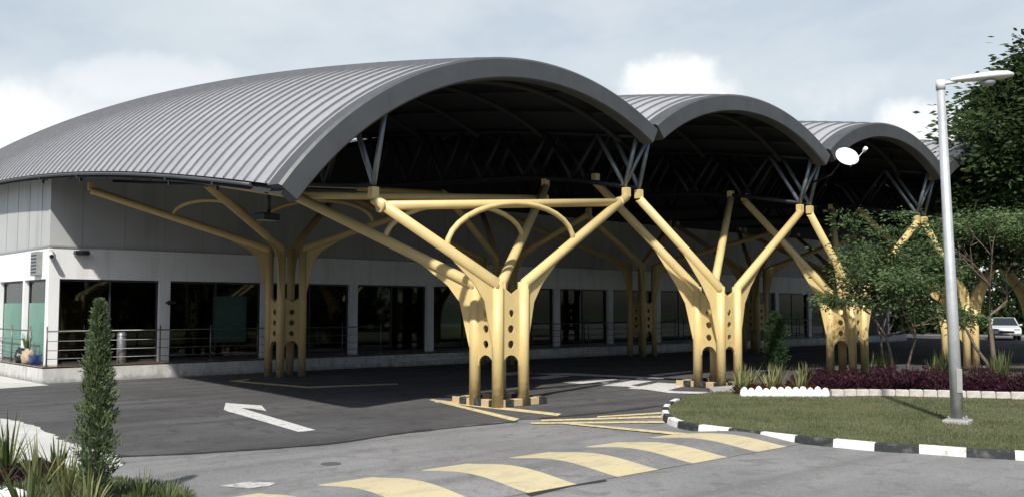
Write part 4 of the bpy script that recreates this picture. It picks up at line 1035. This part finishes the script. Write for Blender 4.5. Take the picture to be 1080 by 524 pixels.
# trees far behind on the right: each its own
far = [(30, 78, 12.5, 6.0, 'rounded dark tree behind the parked car'), (24.5, 66, 9.5, 4.4, 'dark background tree between the street lamp and the car'), (22, 74, 12.0, 5.4, 'distant dark tree seen behind the fourth steel tree'), (38, 82, 13.5, 4.4, 'tall background tree beyond the right edge steel tree'), (47, 80, 12.0, 5.4, 'farthest right background tree'), (32, 78, 13.0, 6, 'tall tree rising behind the others over the car'), (48, 74, 9.5, 5, 'background tree standing out of the photo to the right')]
for (X, Z, h, r, lab) in far:
    bx, by = ab(X, Z); bl = []
    for k in range(9):
        a = random.uniform(0, 2 * PI); q = random.uniform(0, .6) * r; hh = random.uniform(.25, .82) * h
        bl.append((math.cos(a) * q, math.sin(a) * q, hh, r * .5, r * .5, h * .2))
    leafy_tree('background_tree', bx, by, lab, bl, [((0, 0, 0), (0, 0, 1), h * .3, .2, 2)], 'leaf_dark', 14000, .42, (1.3, 1.3, .8), 110, 'bark_dark', 'trees behind the car park', .4)
# hedge behind the car park
pts = []
for k in range(120):
    X = 14 + 40 * k / 120; Z = 80 - .25 * abs(X - 30) + random.uniform(-1, 1); x, y = ab(X, Z); pts.append((x, y, 0, 1.8, random.uniform(5.0, 9.0)))
shrub_mass('far_hedge', pts, 'leaf_dark', .6, 'dark hedge and undergrowth far behind the car park', 'hedge', 260)

# ------------------------------------------------------------------ parked car
def car(x, y, rz, label):
    t = thing('parked_car', (x, y, 0), label, 'car', None, rz)
    # body profile (length along local X, nose at +X)
    prof = [(-2.15, .32), (-2.2, .62), (-2.12, .92), (-1.7, .98), (1.15, .96), (1.9, .82), (2.15, .66), (2.2, .45), (2.1, .30)]
    def loft(pr, hw, top_in, mname, name, parent=t):
        mb = MB(); n = len(pr); V = []
        for s in (-1, 1):
            V += [(px, s * (hw - (top_in if pz > .85 else .04 if pz < .4 else 0)), pz) for px, pz in pr]
        mb.add(V, [(i, (i + 1) % n, n + (i + 1) % n, n + i) for i in range(n)])
        mb.add(V[:n], [tuple(range(n))[::-1]]); mb.add(V[n:], [tuple(range(n))])
        o = local(t, name, mb, mname); bv = o.modifiers.new('b', 'BEVEL'); bv.width = .05; bv.segments = 3; return o
    body = loft(prof, .88, .06, 'car_white', 'body')
    mb = MB(); V = []
    cab = [(-1.75, .95, .80), (-1.35, 1.42, .62), (.15, 1.47, .62), (.95, .95, .80)]
    V = [(a, -w_, z) for a, z, w_ in cab] + [(a, w_, z) for a, z, w_ in cab]
    mb.add(V, [(3, 2, 1, 0), (4, 5, 6, 7), (0, 1, 5, 4), (1, 2, 6, 5), (2, 3, 7, 6)]); o = local(t, 'cabin_glass', mb, 'car_glass'); 
    mb = MB(); mb.box((-.6, 0, 1.46), (1.45, 1.2, .05), bev=.02)
    for s in (-1, 1):
        for (p, q) in (((-1.75, .8, .95), (-1.35, .62, 1.44)), ((-.5, .80, .95), (-.5, .63, 1.44)), ((.95, .8, .95), (.15, .62, 1.46))):
            mb.beam((p[0], s * (p[1] + .01), p[2]), (q[0], s * (q[1] + .01), q[2]), .05, .07)
    local(t, 'roof', mb, 'car_white')
    for sx_ in (-1.35, 1.35):
        for s in (-1, 1):
            mb = MB(); mb.tube([(sx_, s * .68, .31), (sx_, s * .89, .31)], .31, 20); w_ = local(t, 'wheel', mb, 'tyre')
            mb = MB(); mb.tube([(sx_, s * .885, .31), (sx_, s * .90, .31)], .19, 14); r_ = local(w_, 'rim', mb, 'chrome')
    for s in (-1, 1):
        mb = MB(); mb.box((2.1, s * .62, .70), (.16, .34, .13), bev=.03); local(t, 'headlight', mb, 'lens_grey')
        mb = MB(); mb.box((-2.16, s * .66, .80), (.1, .28, .16), bev=.03); local(t, 'tail_light', mb, 'terracotta')
        mb = MB(); mb.box((.72, s * .97, 1.0), (.12, .18, .12), bev=.03); local(t, 'mirror', mb, 'car_white')
    mb = MB(); mb.box((2.19, 0, .56), (.04, .9, .14)); local(t, 'grille', mb, 'black_plastic')
    mb = MB(); mb.box((2.23, 0, .42), (.02, .5, .12)); local(t, 'number_plate', mb, 'plate_white')
    return t
x, y = ab(33.6, 65.0)
car(x, y, math.radians(205), 'white saloon car parked in the open beyond the canopy at the right edge')


# unseen tree ring added behind the camera to block low sky light
pts = []
for k in range(170):
    a = math.radians(150 + 195 * k / 170 + random.uniform(-1, 1)); r_ = random.uniform(44, 52)
    pts.append((EYE[0] + r_ * math.cos(a), EYE[1] + r_ * math.sin(a), 0, 3.2, random.uniform(8, 13)))
shrub_mass('unseen_tree_screen', pts, 'leaf_dark', 1.3, 'unseen tree ring added to block low sky light and darken the glass', 'tree_screen', 300)
